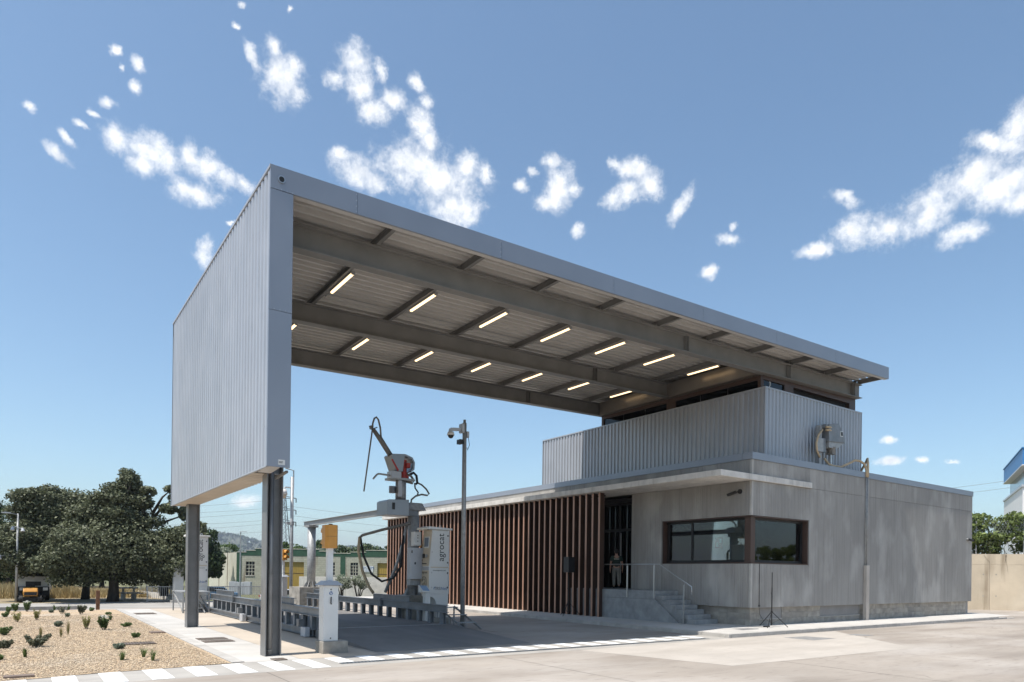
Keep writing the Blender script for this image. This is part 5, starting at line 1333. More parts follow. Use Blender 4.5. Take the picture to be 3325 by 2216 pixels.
PLANTS = [('w1',2.13,25.66,.34,.39,'leafy green shrub topped with white flowers in the middle of the gravel'),
('s1',2.87,26.76,.3,.13,'low dark green cushion plant right of the white-flowered shrub'),('s2',2.64,22.44,.19,.13,'small green tuft close to the path edge of the gravel'),('s3',1.93,19.48,.23,.12,'silver grey cushion plant beside the sunken grate'),
('t1',1.76,17.05,.23,.22,'dark green grass tuft nearest the zebra stripes, left of the front trio'),('t2',2.22,17.44,.22,.23,'dark green grass tuft at the back of the front trio'),('t3',2.3,16.66,.21,.25,'dark green grass tuft at the right of the front trio'),
('g1',1.09,24.25,.15,.38,'tallest blond feather grass clump in the gravel'),('g2',.88,23.36,.14,.28,'blond feather grass clump just left of the tallest one'),('g3',.41,23.61,.17,.3,'feather grass clump behind the rosemary bush'),
('ag',.04,18.59,.22,.27,'bright green strap-leaved plant in the left foreground of the gravel'),('sh',.26,20.81,.56,.28,'wide dark rosemary bush in the left foreground gravel'),('sh2',-.36,20.84,.3,.18,'dark rosemary bush cut by the left picture edge'),
('le',.95,27.71,.28,.17,'silver grey lavender cushion in the middle of the gravel'),('le2',1.44,33.09,.24,.14,'grey lavender cushion far back near the bollard line'),('le3',.99,36.48,.24,.11,'tiny grey cushion plant at the far gravel edge'),
('p1',-.44,24.9,.3,.22,'green bushy plant at the left edge halfway up the gravel'),('p2',1.68,26.23,.26,.36,'sparse brownish upright plant left of the white-flowered shrub'),('y1',-.17,30.52,.46,.37,'wide yellow green sparse shrub at the back left of the gravel'),('y2',.41,31.4,.34,.38,'yellow green upright shrub right of the wide yellow one'),
('d1',-.59,33.78,.27,.18,'small grey green plant at the far left of the gravel'),('c1',-.53,36.93,.23,.24,'dark round shrub nearest the left edge by the low kerb'),('c2',-.3,37.9,.27,.32,'dark round shrub by the low kerb, second from the left edge'),('c3',.13,37.72,.31,.4,'dark shrub with white blossom by the low kerb'),
('b1',1.18,38.6,.25,.32,'bright green strap-leaved plant at the far kerb, left one'),('b2',1.36,35.04,.36,.3,'sparse twiggy shrub in front of the far strap-leaved plants'),('b3',1.74,38.6,.25,.33,'bright green strap-leaved plant at the far kerb, right one'),('b4',2.0,34.77,.4,.34,'twiggy flowering shrub left of the brown bollard'),
('q1',2.55,37.2,.27,.14,'low grey tuft beside the foot of the brown bollard'),('q2',2.99,33.91,.25,.1,'flat dark tuft near the far path grate'),('q3',2.71,30.32,.15,.17,'thin sparse plant behind the white-flowered shrub'),('ag2',-.38,18.33,.24,.14,'green strap-leaved plant cut by the left picture edge')]
for k, (code, x, y, w, h, lb_) in enumerate(PLANTS):
    w, h = w * 1.12, h * 1.12
    nm = {'t': 'grass_tuft', 'g': 'feather_grass', 'a': 'strap_leaf_plant', 'l': 'lavender_plant', 's': 'shrub', 'b': 'shrub'}.get(code[0], 'shrub')
    o = thing(nm, (x, y, .012), lb_, 'grass' if code[0] in 'tg' else 'plant', 'plants in the gravel bed')
    if code[0] == 't': blades(o, x, y, 60, h * 1.15, .006, w * .75, m_grass, k, .35)
    elif code[0] == 'g':
        blades(o, x, y, 90, h * .7, .0035, w * .4, m_grass, k, .2); blades(o, x, y, 150, h * 1.1, .003, w * .5, m_feather, k + 50, .15, 'plumes')
    elif code[:2] == 'ag' or code in ('b1', 'b3'): blades(o, x, y, 14, h * 1.1, .02, w * .7, m_green, k, .5)
    else:
        mt = {'s1': m_grass, 's2': m_grass, 's3': m_laven, 'le': m_laven, 'le2': m_laven, 'le3': m_laven, 'w1': m_green, 'sh': m_rose, 'sh2': m_rose, 'p1': m_grass, 'p2': m_yel, 'y1': m_yel, 'y2': m_yel, 'b2': m_rose, 'b4': m_rose}.get(code, m_grass)
        rr = random.Random(k); st = MB()
        cl = []
        ns = 9 if code in ('p2', 'y1', 'y2', 'b2', 'b4', 'sh') else 12
        for j in range(ns):
            a = rr.uniform(0, 6.28); s = rr.uniform(.15, 1) * w * .5
            hh = h * rr.uniform(.6, 1.0)
            top = (x + math.cos(a) * s, y + math.sin(a) * s, hh)
            st.tube([(x + math.cos(a) * s * .2, y + math.sin(a) * s * .2, 0), (x + math.cos(a) * s * .7, y + math.sin(a) * s * .7, hh * .5), top], [.005, .004, .002], 4)
            for q in (.45, .7, .95):
                cl.append((x + math.cos(a) * s * q, y + math.sin(a) * s * q, hh * q, w * .1, w * .1, h * .14))
        st.build('stems', m_bark, o)
        sparse = code in ('p2', 'y1', 'y2', 'b2', 'q3')
        crown('foliage', o, cl, 320 if sparse else 900, .026 if sparse else .032, mt, 300 + k, aspect=2.8)
        if code in ('w1', 'c3', 'b4'):
            crown('blossom', o, [(x, y, h * 1.0, w * .42, w * .42, h * .12)], 120, .03, m_flower, 500 + k, aspect=1.1)
# ------------------------------------------------------------------ left background furniture
def tagd(o, lb_, cat): return tag(o, lb_, cat)
bo = MB().box(2.82, 2.98, 38.22, 38.38, 0, .93).build('bollard', pm('corten', (.16, .08, .045), .8, .1, .2, 5), bevel=.008)
tagd(bo, 'rusty brown square bollard at the far end of the gravel bed', 'bollard')
pi = thing('concrete_pillar', (7.5, 45.2, 0), 'pale concrete pillar on a block left of the far canopy column', 'pillar')
MB().box(7.27, 7.8, 45.0, 45.45, .14, 2.06).build('shaft', pm('pillar_concrete', (.5, .5, .49), .8, 0, .06, 2), pi, bevel=.02)
MB().box(7.15, 7.95, 44.9, 45.55, 0, .138).build('foot', m_kerb, pi)
sl_ = thing('street_lamp', (-.34, 47.85, 0), 'slim grey street lamp in front of the left oak', 'street lamp')
MB().tube([(-.34, 47.85, 0), (-.3, 47.85, 5.0)], [.075, .045], 10).build('pole', m_galv, sl_, smooth=True)
MB().bar((-.3, 47.85, 4.95), (-.9, 47.6, 5.05), .06, .04).build('arm', m_galv, sl_)
MB().box(-1.05, -.62, 47.5, 47.72, 4.98, 5.04).build('lantern', m_gray, sl_)
for dx, z in ((.25, 4.15), (-.2, 4.2), (-.75, 2.6)):
    MB().tube([(-.33, 47.85, z + .1), (-.33 + dx, 47.7, z)], .018, 6).tube([(-.33 + dx, 47.7, z + .05), (-.33 + dx * 1.05, 47.62, z - .15)], [.05, .11], 10).build('floodlight', m_gray, sl_)
tagd(MB().tube([(1.44, 54.4, 0), (1.44, 54.4, 4.2)], .07, 8).build('lamp_post', m_galv), 'short grey post standing in the dry grass under the left oak', 'post')
bn = thing('litter_bin', (7.37, 49.2, 0), 'black litter bin by the wire fence near the pillar', 'bin')
MB().prism([(7.15, .25), (7.6, .25), (7.66, 1.05), (7.1, 1.05)], 'y', 49, 49.45).build('drum', m_black, bn); MB().box(7.35, 7.42, 49.2, 49.27, 0, .25).build('leg', m_black, bn)
MB().box(7.08, 7.68, 48.98, 49.47, 1.05, 1.1).build('rim', m_black, bn)
pt = thing('picnic_table', (5.3, 50, 0), 'grey stone picnic table in the shade behind the oak trunk', 'table')
MB().box(4.9, 5.95, 49.6, 50.4, .72, .8).build('table_top', m_kerb, pt)
for y in (49.2, 50.6): MB().box(5.0, 6.2, y, y + .3, .4, .46).build('bench', m_kerb, pt)
for x in (5.1, 5.7): MB().box(x, x + .12, 49.25, 50.85, 0, .39).box(x, x + .12, 49.9, 50.1, .465, .72).build('leg', m_kerb, pt)
fc = thing('wire_fence', (7.6, 47.6, 0), 'wire mesh fence on a low wall running back beside the oak', 'fence')
MB().bar((7.9, 47.4, .18), (6.7, 60, .18), .18, .36).build('low_wall', m_slab, fc)
mesh = MB()
for k in range(9):
    q = k / 8; x, y = 7.9 - 1.2 * q, 47.4 + 12.6 * q
    MB().bar((x, y, .36), (x, y, 1.9), .045, .045).build('post', m_galv, fc)
for k in range(64):
    q = k / 63; x, y = 7.9 - 1.2 * q, 47.4 + 12.6 * q
    mesh.bar((x, y, .37), (x, y, 1.85), .008, .008)
for k in range(9): mesh.bar((7.9, 47.4, .4 + .18 * k), (6.7, 60, .4 + .18 * k), .008, .008)
tag(mesh.build('wire_mesh', m_galv, fc), kind='stuff')
MB().box(8.0, 8.06, 46.9, 47.9, .1, 2.0).build('gate_leaf', m_rail, fc)
# small truck and riding mower under the left oak
def wheel(par, x, y, z, r, w, ax=(1, 0, 0)):
    ax = Vector(ax) * w / 2; c = Vector((x, y, z))
    wh = MB().tube([c - ax, c + ax], r, 18).build('wheel', m_rubber, par)
    MB().tube([c - ax * 1.06, c + ax * 1.06], r * .55, 12).build('rim', m_gray, wh)
tk = thing('small_truck', (.45, 50.6, 0), 'white and black small truck parked under the left oak', 'truck')
MB().prism([(50.0, .55), (50.0, 1.2), (50.25, 1.95), (51.6, 1.95), (51.6, .55)], 'x', -.3, 1.25).build('cab', m_white, tk, bevel=.04)
MB().hexa([(-.2, 50.04, 1.3), (1.15, 50.04, 1.3), (1.15, 50.06, 1.3), (-.2, 50.06, 1.3), (-.15, 50.2, 1.85), (1.1, 50.2, 1.85), (1.1, 50.24, 1.85), (-.15, 50.24, 1.85)]).build('windscreen', m_glassd, tk)
MB().box(-.32, 1.27, 49.9, 50.0, .3, .85).build('bumper', m_black, tk, bevel=.02); MB().box(-.3, 1.25, 51.7, 54.0, .6, .9).build('load_bed', m_black, tk)
for x in (-.2, .95): MB().box(x, x + .24, 49.88, 49.9, .62, .8).build('headlight', m_stain, tk)
MB().box(.1, .85, 49.985, 49.998, .9, 1.15).build('grille', m_black, tk)
for x in (-.22, 1.17):
    for y in (50.5, 53.2): wheel(tk, x, y, .34, .34, .2)
for x in (-.5, 1.3): MB().box(x, x + .15, 50.15, 50.2, 1.3, 1.6).build('mirror', m_black, tk)
mw = thing('riding_mower', (.3, 47.7, 0), 'yellow riding mower parked in front of the small truck', 'mower')
MB().prism([(47.3, .38), (47.26, .62), (47.4, .82), (48.1, .86), (48.1, .38)], 'x', -.02, .66).build('hood', m_orange, mw, bevel=.05)
MB().box(.03, .61, 47.24, 47.3, .42, .6).build('grille', m_black, mw)
MB().prism([(48.15, .45), (49.1, .45), (49.1, .75), (48.8, .78), (48.6, .5), (48.15, .5)], 'x', -.05, .69).build('chassis', m_orange, mw)
MB().box(.1, .54, 48.75, 48.85, .8, 1.15).box(.08, .56, 48.5, 48.9, .78, .86).build('seat', m_black, mw)
MB().tube([(.32, 48.1, .8), (.32, 48.3, 1.05)], .02, 6).tube([(.15, 48.3, 1.05), (.49, 48.3, 1.08)], .02, 6).build('steering', m_black, mw)
MB().box(-.3, .95, 47.6, 48.5, .1, .28).build('cutting_deck', m_black, mw)
for x, y, r in ((-.12, 47.45, .2), (.76, 47.45, .2), (-.2, 48.8, .28), (.84, 48.8, .28)): wheel(mw, x, y, r, r, .16)
# ------------------------------------------------------------------ warehouse behind the yard
def thing_rot(name, px, depth, label, cat, rz=None, z=0.0):
    o = thing(name, at(px, depth, z), label, cat)
    o.rotation_euler.z = -yaw if rz is None else rz
    ORG[o.name] = Vector((0, 0, 0))
    return o
wh_ = thing_rot('warehouse', 768, 85, 'pale block warehouse with green parapet band and yellow doors', 'warehouse')
mblk = bpy.data.materials.new('block_wall'); mblk.use_nodes = True
t = mblk.node_tree; L = t.links.new; b = t.nodes['Principled BSDF']; b.inputs['Roughness'].default_value = .9
tcn = t.nodes.new('ShaderNodeTexCoord'); mp = t.nodes.new('ShaderNodeMapping'); mp.inputs['Rotation'].default_value = (math.pi / 2, 0, 0)
br = t.nodes.new('ShaderNodeTexBrick'); br.inputs['Scale'].default_value = 1; br.inputs['Brick Width'].default_value = .5; br.inputs['Row Height'].default_value = .25; br.inputs['Mortar Size'].default_value = .012
br.inputs['Color1'].default_value = (.42, .41, .33, 1); br.inputs['Color2'].default_value = (.36, .35, .28, 1); br.inputs['Mortar'].default_value = (.24, .22, .18, 1)
L(tcn.outputs['Object'], mp.inputs[0]); L(mp.outputs[0], br.inputs['Vector'])
n_ = t.nodes.new('ShaderNodeTexNoise'); n_.inputs['Scale'].default_value = 1.2; mpn = t.nodes.new('ShaderNodeMapping'); mpn.inputs['Scale'].default_value = (1.4, 1.4, .25)
L(tcn.outputs['Object'], mpn.inputs[0]); L(mpn.outputs[0], n_.inputs['Vector'])
mrr = t.nodes.new('ShaderNodeMapRange'); mrr.inputs[1].default_value = .56; mrr.inputs[2].default_value = .74; mrr.inputs[4].default_value = .7
L(n_.outputs['Fac'], mrr.inputs[0])
mxx = t.nodes.new('ShaderNodeMix'); mxx.data_type = 'RGBA'; mxx.inputs[7].default_value = (.17, .12, .075, 1)
L(mrr.outputs[0], mxx.inputs[0]); L(br.outputs[0], mxx.inputs[6]); L(mxx.outputs[2], b.inputs['Base Color'])
m_gband = pm('green_band', (.03, .085, .05), .8, 0, .15, 1.5)
m_yel_d = pm('yellow_door', (.36, .24, .05), .6, 0, .08, 1, stretch=(6, 1, 1))
m_creamwall = pm('cream_wall', (.55, .53, .44), .9, 0, .06, 1, streak=((.3, .22, .14), .6, 1.2, (2.2, 2.2, .1), .56, .72))
def cutwall(x0, x1, z0, z1, holes, y0, y1, mb):
    xs_ = sorted({x0, x1, *[h[0] for h in holes], *[h[1] for h in holes]})
    for a, b_ in zip(xs_[:-1], xs_[1:]):
        hz = [h for h in holes if h[0] <= a and h[1] >= b_]
        if not hz: mb.box(a, b_, y0, y1, z0, z1)
        else:
            h = hz[0]
            if h[2] > z0: mb.box(a, b_, y0, y1, z0, h[2])
            if h[3] < z1: mb.box(a, b_, y0, y1, h[3], z1)
holes = [(1.13, 2.21, 1.35, 3.03), (5.72, 8.29, -1.1, 3.04), (11.15, 12.1, 1.5, 3.04), (14.02, 14.94, 1.5, 3.04), (17.31, 20.2, -1.1, 3.04), (22.4, 23.4, 1.5, 3.04)]
mb = MB(); cutwall(.6, 31, -1.1, 3.78, holes, 0, .3, mb); mb.build('facade_wall', mblk, wh_)
MB().prism([(.0, .31), (31, .31), (31, 14), (-8.0, 11)], 'z', -1.1, 4.05).build('rear_block', m_creamwall, wh_)
MB().add([(0, -.01, -1.1), (-8.2, 11, -1.1), (-8.2, 11, 4.15), (0, -.01, 4.15)], [(0, 1, 2, 3)]).build('end_wall', m_creamwall, wh_)
for q in (.3, .6):
    MB().bar((-8.2 * q - .03, 11 * q, -1.1), (-8.2 * q - .03, 11 * q, 4.15), .06, .06).build('end_joint', pm('joint', (.2, .15, .1), .9), wh_)
for a, b_, z in ((0, 1.18, 4.15), (1.18, 2.3, 4.37), (2.3, 10.15, 4.6), (10.15, 11.1, 4.38), (11.1, 14.0, 4.15), (14.0, 15.9, 4.32), (15.9, 24, 4.56), (24, 31, 4.2)):
    p = MB().box(a, b_, -.03, .3, 3.781, z).build('parapet_band', m_gband, wh_)
    MB().box(a - .03, b_ + .03, -.07, .34, z + .001, z + .07).build('parapet_cap', m_creamwall, p)
for a, b_ in ((0, .598), (12.78, 13.37)): MB().box(a, b_, -.04, .0 if a else .3, -1.1, 3.779).build('green_pilaster', m_gband, wh_)
for h in holes:
    if h[2] > 0:
        w_ = MB().box(h[0], h[1], .2, .24, h[2], h[3]).build('window', m_black, wh_)
        for k in range(1, 3):
            x = h[0] + (h[1] - h[0]) * k / 3
            MB().box(x - .03, x + .03, .1, .19, h[2], h[3]).build('bar', m_creamwall, w_)
        for k in range(1, 4):
            z = h[2] + (h[3] - h[2]) * k / 4
            MB().box(h[0], h[1], .08, .17, z - .03, z + .03).build('bar', m_creamwall, w_)
        MB().box(h[0] - .05, h[1] + .05, -.06, .1, h[2] - .12, h[2] - .001).build('sill', m_kerb, w_)
    else:
        d_ = MB().box(h[0], h[1], .18, .22, -1.05, h[3]).build('door', m_yel_d, wh_)
        for k in range(1, 12):
            x = h[0] + (h[1] - h[0]) * k / 12
            MB().box(x - .012, x + .012, .165, .18, -1.0, h[3] - .02).build('door_rib', m_yel_d, d_)
        MB().box(h[0], h[1], .16, .179, 1.62, 1.68).build('door_rail', m_brown, d_)
sg = MB().box(15.53, 16.8, -.05, -.004, 1.89, 2.66).build('sign_board', m_white, wh_)
o = lettering('DICOM', .46, (16.16, -.056, 2.42), (1, 0, 0), (0, 0, 1), m_blue, sg)
MB().box(15.6, 16.73, -.056, -.051, 2.2, 2.215).box(15.75, 16.6, -.056, -.051, 2.06, 2.09).box(15.85, 16.5, -.056, -.051, 1.96, 1.985).build('sign_rule', m_blue, sg)
# low white wall, olives, railing and cars before the warehouse
lw = thing_rot('white_wall', 971, 55, 'low white concrete wall in front of the warehouse', 'wall')
for k in range(5): MB().box(k * 2.4 + .01, k * 2.4 + 2.39, 0, .2, -1.1, 1.52).build('wall_panel', m_slab, lw, bevel=.01)
for k, (px, dp, lb_) in enumerate(((1112, 51, 'small silvery olive tree before the white wall, left one'), (1165, 51.5, 'small silvery olive tree before the white wall, right one'))):
    b0 = at(px, dp, -.9)
    tree('olive_tree', lb_, b0, 2.6, [(b0[0], b0[1], 1.3, .62, .6, .5), (b0[0] + .3, b0[1] - .2, 1.0, .4, .4, .35)], 1500, .07, m_silver, 60 + k, per=10, trunk=.09, limbs=7)
rl = thing('metal_railing', (9.4, 46, 0), 'long galvanised bar railing behind the far end of the weighbridge', 'railing')
for x in (6.0, 7.9, 9.4, 11.2, 13.0):
    MB().box(x - .03, x + .03, 45.97, 46.03, 0, .97).build('post', m_galv, rl)
MB().box(6, 13, 45.975, 46.025, .9, .95).build('top_rail', m_galv, rl); MB().box(6, 13, 45.98, 46.02, .1, .14).build('bottom_rail', m_galv, rl)
bb = MB(); x = 6.08
while x < 13: bb.box(x, x + .022, 45.99, 46.01, .14, .9); x += .105
tag(bb.build('bars', m_galv, rl), kind='stuff')
m_glasscar = pm('car_glass', (.02, .025, .03), .08, 0, .02, 1)
def car(px, dp, rz, col, label):
    o = thing_rot('parked_car', px, dp, label, 'car', rz, -1.05)
    o['group'] = 'parked cars before the warehouse'
    pmt = pm('car_paint', col, .3, .1, .02, 1, coat=.6)
    MB().prism([(-2.05, .3), (2.05, .3), (2.1, .62), (1.95, .82), (1.1, .92), (.55, 1.4), (-1.1, 1.45), (-1.8, .98), (-2.1, .9)], 'y', -.85, .85).build('body', pmt, o, bevel=.07)
    MB().prism([(1.0, .95), (.52, 1.34), (-1.02, 1.38), (-1.6, .98)], 'y', -.862, .862).build('side_windows', m_glasscar, o)
    MB().hexa([(1.12, -.7, .95), (1.12, .7, .95), (1.14, .7, .95), (1.14, -.7, .95), (.6, -.62, 1.37), (.6, .62, 1.37), (.62, .62, 1.37), (.62, -.62, 1.37)]).build('windscreen', m_glasscar, o)
    for x in (-1.28, 1.3):
        for y in (-.82, .82): wheel(o, x, y, .31, .31, .2, (0, 1, 0))
    for y in (-.6, .6): MB().box(2.02, 2.1, y - .18, y + .18, .62, .76).build('headlight', m_stain, o)
    for y in (-.65, .65): MB().box(-2.11, -2.06, y - .12, y + .12, .75, .92).build('tail_light', m_red, o)
car(930, 60, .2, (.75, .75, .74), 'white parked car glimpsed left of the thick sampler post')
car(700, 66, .1, (.1, .25, .45), 'blue parked car behind the railing near the far kiosk')
ub = thing_rot('utility_cabinets', 744, 72, 'row of grey utility cabinets before the warehouse corner', 'cabinet', None, -.6)
for k in range(3): MB().box(k * .75, k * .75 + .73, 0, .5, 0, 1.35 - .05 * (k % 2)).build('cabinet', m_gray, ub, bevel=.02)
l2 = thing_rot('street_lamp', 780, 66, 'thin grey street lamp standing before the warehouse corner', 'street lamp')
MB().tube([(0, 0, -1.05), (0, 0, 5.6)], [.09, .05], 8).build('pole', m_galv, l2); MB().box(-.05, .55, -.1, .1, 5.6, 5.66).build('lantern', m_gray, l2)
# ------------------------------------------------------------------ pylons and wires
def pylon(px, dp, h, label, lat=1.0):
    o = thing_rot('power_pylon', px, dp, label, 'pylon')
    b = MB(); w0, w1 = h * .09, h * .015; r = h * .004 * lat
    for sx in (-1, 1):
        for sy in (-1, 1): b.bar((sx * w0, sy * w0, 0), (sx * w1, sy * w1, h), r * 2, r * 2)
    n = 9
    for k in range(n):
        z0, z1 = h * k / n, h * (k + 1) / n
        a, c = w0 + (w1 - w0) * k / n, w0 + (w1 - w0) * (k + 1) / n
        for sy in (-1, 1): b.bar((-a, sy * a, z0), (c, sy * c, z1), r, r).bar((a, sy * a, z0), (-c, sy * c, z1), r, r)
        b.bar((-c, -c, z1), (c, -c, z1), r, r)
    b.build('lattice_tower', m_rail, o)
    for z in (.62, .76, .9):
        L_ = h * .15
        a = MB().bar((-L_, 0, h * z), (0, 0, h * z + h * .03), r * 2, r * 2).bar((L_, 0, h * z), (0, 0, h * z + h * .03), r * 2, r * 2).bar((-L_, 0, h * z), (L_, 0, h * z), r * 2, r * 2)
        ar = a.build('cross_arm', m_rail, o)
        for s in (-1, 1): MB().tube([(s * L_, 0, h * z), (s * L_, 0, h * z - h * .05)], r * 1.5, 6).build('insulator', m_glasscar, ar)
    return o
pylon(917, 300, 37, 'tall lattice power pylon half hidden behind the near canopy column')
pylon(804, 900, 34, 'small distant lattice pylon below the hill line', 1.6)
def wire(p, q, sag, r, label):
    p, q = Vector(p), Vector(q)
    pts = [p.lerp(q, k / 14) - Vector((0, 0, sag * 4 * (k / 14) * (1 - k / 14))) for k in range(15)]
    tag(MB().tube(pts, r, 4).build('power_line', m_rail), label, 'power line', 'overhead power lines')
P0 = at(917, 300)
wl_ = ['topmost', 'second', 'third', 'fourth', 'fifth', 'lowest']
for k, z in enumerate((32.4, 30.2, 27.4, 25.0, 22.3, 20.0)):
    e = at(-300, 205)
    wire((P0[0] - 4 + k % 2 * 8, P0[1], z), (e[0], e[1], z * .62 + 1), 3.0, .045, '%s overhead wire running left from the tall pylon' % wl_[k])
for k, z in enumerate((30, 26, 22)):
    e = at(2100, 420)
    wire((P0[0] + 3, P0[1], z), (e[0], e[1], z * 1.0), 4.0, .05, '%s overhead wire running right from the tall pylon' % wl_[k])
for k, (z1, z2) in enumerate(((19.5, 23), (18.3, 21.5), (13.5, 14.4), (11.0, 11.6), (8.6, 9.2))):
    a, c = at(2700, 150), at(3500, 130)
    wire((a[0], a[1], z1), (c[0], c[1], z2), 1.0, .03, '%s overhead wire in the sky right of the office' % wl_[k])
# ------------------------------------------------------------------ right background
A = Vector((50.5, 19.6, 0)); dv = Vector((.539, -.842, 0)); nv = Vector((.842, .539, 0))
rw = thing('retaining_wall', tuple(A), 'tall stained beige concrete retaining wall at the right edge', 'wall')
rw.rotation_euler.z = math.atan2(dv.y, dv.x)
ORG[rw.name] = Vector((0, 0, 0))
m_ret = pm('beige_concrete_wall', (.56, .47, .35), .9, 0, .08, .7, bump=.004, bscale=20, rnd=.3, streak=((.22, .16, .1), .65, 1.1, (1.6, 1, .14), .55, .72), grime=((.66, .58, .46), .5, .6, (1, 1, 1), .5, .8))
for k in range(-4, 24):
    x0 = k * 3.05 + 1.1
    MB().box(x0 + .008, x0 + 3.042, 0, .3, -.1, 2.93).build('wall_panel', m_ret, rw)
    MB().box(x0 + .008, x0 + 3.042, .004, .3, 2.938, 3.62).build('wall_panel', m_ret, rw)
    th = MB()
    for xx in (.35, 2.7):
        for z in (.9, 2.3): th.tube([(x0 + xx, .002, z), (x0 + xx, -.004, z)], .045, 8)
    th.build('tie_cover', m_conc, rw)
MB().box(-12, 76, .31, 14, -.1, 3.4).build('earth_bank', m_dirt, rw)
hd = thing('ivy_hedge', tuple(A), 'overgrown green creeper hedge on top of the retaining wall', 'hedge')
hd.rotation_euler.z = rw.rotation_euler.z
ORG[hd.name] = Vector((0, 0, 0))
rq = random.Random(8); cl = []
for k in range(620):
    x = rq.uniform(-10, 16) if k < 420 else rq.uniform(16, 74)
    zt = 5.75 + .3 * math.sin(x * .9) + .3 * math.sin(x * 2.3 + 1)
    cl.append((x, rq.uniform(.35, 1.5), rq.uniform(3.75, zt), rq.uniform(.35, .8), rq.uniform(.3, .6), rq.uniform(.25, .5)))
crown('foliage', hd, cl, 78000, .14, m_ivy, 77)
tw = MB()
for k in range(260):
    x = rq.uniform(-10, 40); z = rq.uniform(3.65, 4.2)
    tw.tube([(x, .2 + rq.uniform(0, .3), 3.6), (x + rq.uniform(-.5, .5), .1 + rq.uniform(0, .3), z), (x + rq.uniform(-1, 1), .2, z + rq.uniform(.3, .9))], [.016, .012, .006], 4)
for k in range(40):
    x = rq.uniform(-8, 30)
    tw.tube([(x, .1, 3.7), (x + rq.uniform(-.1, .1), -.03, 3.5), (x + rq.uniform(-.4, .4), -.02, 3.5 - rq.uniform(.4, 1.5))], [.01, .008, .004], 4)
tw.build('stems', m_bark, hd)
wf = thing('chain_link_fence', tuple(A), 'chain link fence half buried in the creeper hedge', 'fence')
wf.rotation_euler.z = rw.rotation_euler.z
ORG[wf.name] = Vector((0, 0, 0))
for k in range(-4, 12): MB().tube([(k * 2.6 + .4, .34, 3.4), (k * 2.6 + .4, .34, 5.9)], .04, 8).build('post', m_galv, wf)
ck = MB()
for k in range(150):
    x = -8 + k * .16
    ck.bar((x, .36, 4.9), (x + .55, .36, 5.85), .008, .008).bar((x + .55, .36, 4.9), (x, .36, 5.85), .008, .008)
tag(ck.build('mesh', m_galv, wf), kind='stuff')
bw = thing_rot('industrial_building', 3318, 60, 'white industrial building with blue metal top beyond the hedge', 'building', -yaw - math.radians(30))
m_bluec = pm('blue_cladding', (.05, .2, .46), .45, .1, .08, .6, stretch=(3, 3, .3))
MB().box(.0, 22, 0, 14, -.05, 10.05).build('wall', pm('white_render', (.78, .77, .74), .8, 0, .03, 1), bw)
MB().box(-.1, 22, -.12, 14, 10.06, 10.24).build('ledge', m_gray, bw)
MB().box(.5, 22, .3, 14, 10.25, 11.9).build('window_band', pm('blue_glass', (.09, .16, .24), .12, .3, .05, 1), bw)
MB().box(.36, .49, .2, .5, 10.25, 11.9).build('corner_post', m_bluec, bw)
MB().box(-.05, 22, -.05, 14, 12.0, 13.4).build('blue_top', m_bluec, bw); MB().box(-.12, 22, -.12, 14, 13.41, 13.5).build('roof_edge', m_bluec, bw); MB().box(-.1, 22, -.1, 14, 11.91, 11.99).build('soffit', m_white, bw)
# ------------------------------------------------------------------ person at the entrance, walking away
def skin_mesh(name, V, E_, R_, mat, parent, sub=2):
    me = bpy.data.meshes.new(name)
    me.from_pydata([tuple(Vector(v)) for v in V], E_, [])
    o = link(name, me, mat, parent)
    m_ = o.modifiers.new('skin', 'SKIN'); m_.use_smooth_shade = True
    for i, r in enumerate(R_):
        rr = r if isinstance(r, tuple) else (r, r)
        me.skin_vertices[0].data[i].radius = rr
    me.skin_vertices[0].data[0].use_root = True
    s_ = o.modifiers.new('sub', 'SUBSURF'); s_.levels = sub; s_.render_levels = sub
    return o
pe = thing('person', (21.7, 22.6, 1.376), 'person in dark green shirt and grey trousers walking away into the dark entrance', 'person')
pe.rotation_euler.z = math.radians(-35)        # local +y = walking direction
ORG[pe.name] = Vector((0, 0, 0))
V = [(0, 0, .93), (0, .01, 1.15), (0, .0, 1.38), (0, .01, 1.5), (0, .03, 1.58), (0, .03, 1.7),
     (-.19, 0, 1.4), (-.26, -.03, 1.13), (-.27, .04, .88), (.19, 0, 1.4), (.26, -.02, 1.13), (.28, .02, .88),
     (-.09, 0, .88), (-.1, .06, .5), (-.1, -.02, .09), (-.1, .13, .04), (.09, 0, .88), (.1, -.02, .5), (.1, -.18, .12), (.1, -.06, .04)]
E_ = [(0, 1), (1, 2), (2, 3), (3, 4), (4, 5), (2, 6), (6, 7), (7, 8), (2, 9), (9, 10), (10, 11), (0, 12), (12, 13), (13, 14), (14, 15), (0, 16), (16, 17), (17, 18), (18, 19)]
R_ = [(.15, .11), (.14, .1), (.16, .1), .055, .085, .075, .055, .043, .03, .055, .043, .03, .085, .06, .04, .035, .085, .06, .04, .035]
for sx, hb in ((-1, 8), (1, 11)):                 # palms and five fingers each
    hx, hy, hz = V[hb]
    pi_ = len(V); V.append((hx, hy + .01, hz - .07)); E_.append((hb, pi_)); R_.append((.036, .018))
    for j, (dy, ln) in enumerate(((-.03, .065), (-.01, .08), (.01, .085), (.03, .075))):
        a = len(V); V += [(hx, hy + dy, hz - .11), (hx - sx * .012, hy + dy + .006, hz - .11 - ln)]; E_ += [(pi_, a), (a, a + 1)]; R_ += [.009, .008]
    a = len(V); V += [(hx - sx * .02, hy + .05, hz - .07), (hx - sx * .025, hy + .06, hz - .12)]; E_ += [(pi_, a), (a, a + 1)]; R_ += [.01, .009]
body = skin_mesh('body', V, E_, R_, m_skin, pe)
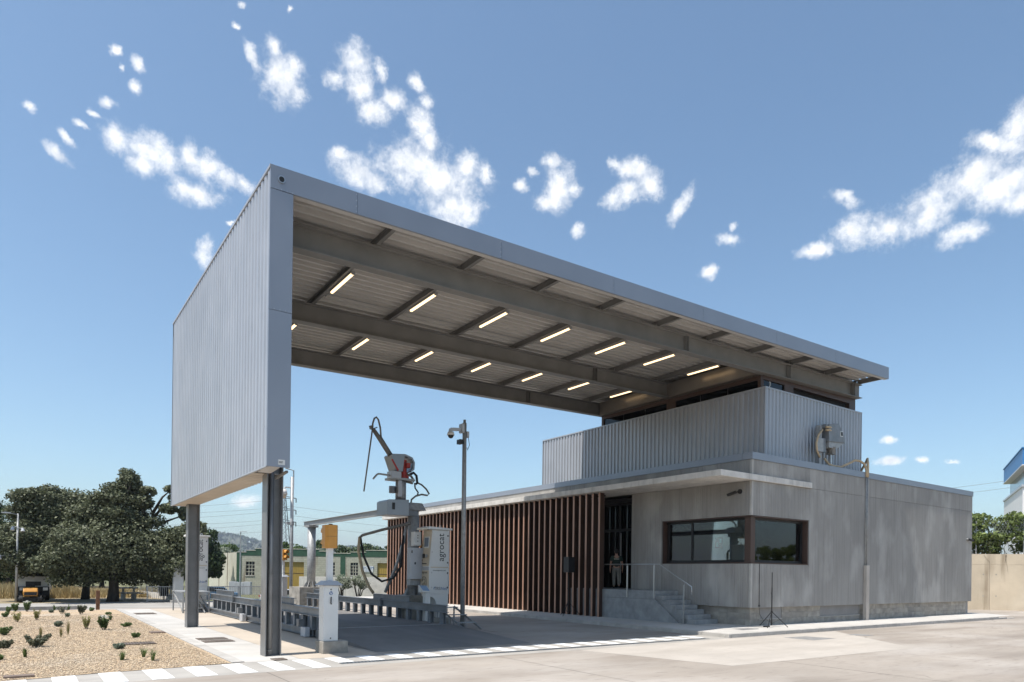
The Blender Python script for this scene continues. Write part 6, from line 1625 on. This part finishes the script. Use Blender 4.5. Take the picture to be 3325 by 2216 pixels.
Vs = [(0, 0, .9), (0, .01, 1.15), (0, 0, 1.37), (0, 0, 1.47), (-.19, 0, 1.4), (-.245, -.02, 1.2), (.19, 0, 1.4), (.245, -.02, 1.2)]
shirt = skin_mesh('shirt', Vs, [(0, 1), (1, 2), (2, 3), (2, 4), (4, 5), (2, 6), (6, 7)], [(.185, .135), (.17, .125), (.19, .125), .075, .08, .075, .08, .075], pm('shirt_green', (.012, .03, .022), .8, 0, .1, 6), pe)
Vt = [(0, 0, .95), (-.095, 0, .86), (-.1, .06, .5), (-.1, -.02, .1), (.095, 0, .86), (.1, -.02, .5), (.1, -.17, .13)]
skin_mesh('trousers', Vt, [(0, 1), (1, 2), (2, 3), (0, 4), (4, 5), (5, 6)], [(.17, .125), .105, .085, .07, .105, .085, .07], pm('trousers_grey', (.22, .2, .17), .9, 0, .15, 6), pe)
for s, y0, z0 in ((-1, -.02, .05), (1, -.17, .09)):
    MB().ball((s * .1, y0 + .06, z0), (.05, .14, .055), 12, 8).build('shoe', m_rubber, pe, smooth=True)
MB().ball((0, .0, 1.655), (.092, .1, .115), 14, 10).build('hair', m_black, pe, smooth=True)
for s in (-1, 1): MB().ball((s * .08, .04, 1.64), (.014, .025, .035), 8, 6).build('ear', m_skin, body, smooth=True)
MB().ball((0, .125, 1.63), (.018, .025, .03), 8, 6).build('nose', m_skin, body, smooth=True)
for s in (-1, 1): MB().ball((s * .033, .105, 1.655), (.014, .01, .009), 8, 6).build('eye', m_white, body, smooth=True)
MB().ball((0, .105, 1.575), (.03, .012, .009), 8, 6).build('mouth', m_red, body, smooth=True)
MB().box(-.1, .1, -.13, -.122, 1.3, 1.325).box(-.125, -.105, -.13, -.122, 1.295, 1.335).build('shirt_print', m_flower, shirt)
# ------------------------------------------------------------------ air
hz = MB().box(-5300, 5300, -5300, 5300, -2.2, 190)
hm = bpy.data.materials.new('haze'); hm.use_nodes = True
t = hm.node_tree
t.nodes.remove(t.nodes['Principled BSDF'])
pv_ = t.nodes.new('ShaderNodeVolumePrincipled'); pv_.inputs['Color'].default_value = (.78, .86, 1, 1); pv_.inputs['Density'].default_value = .00017; pv_.inputs['Anisotropy'].default_value = .2
t.links.new(pv_.outputs[0], t.nodes['Material Output'].inputs['Volume'])
hz.build('haze', hm, kind='stuff')
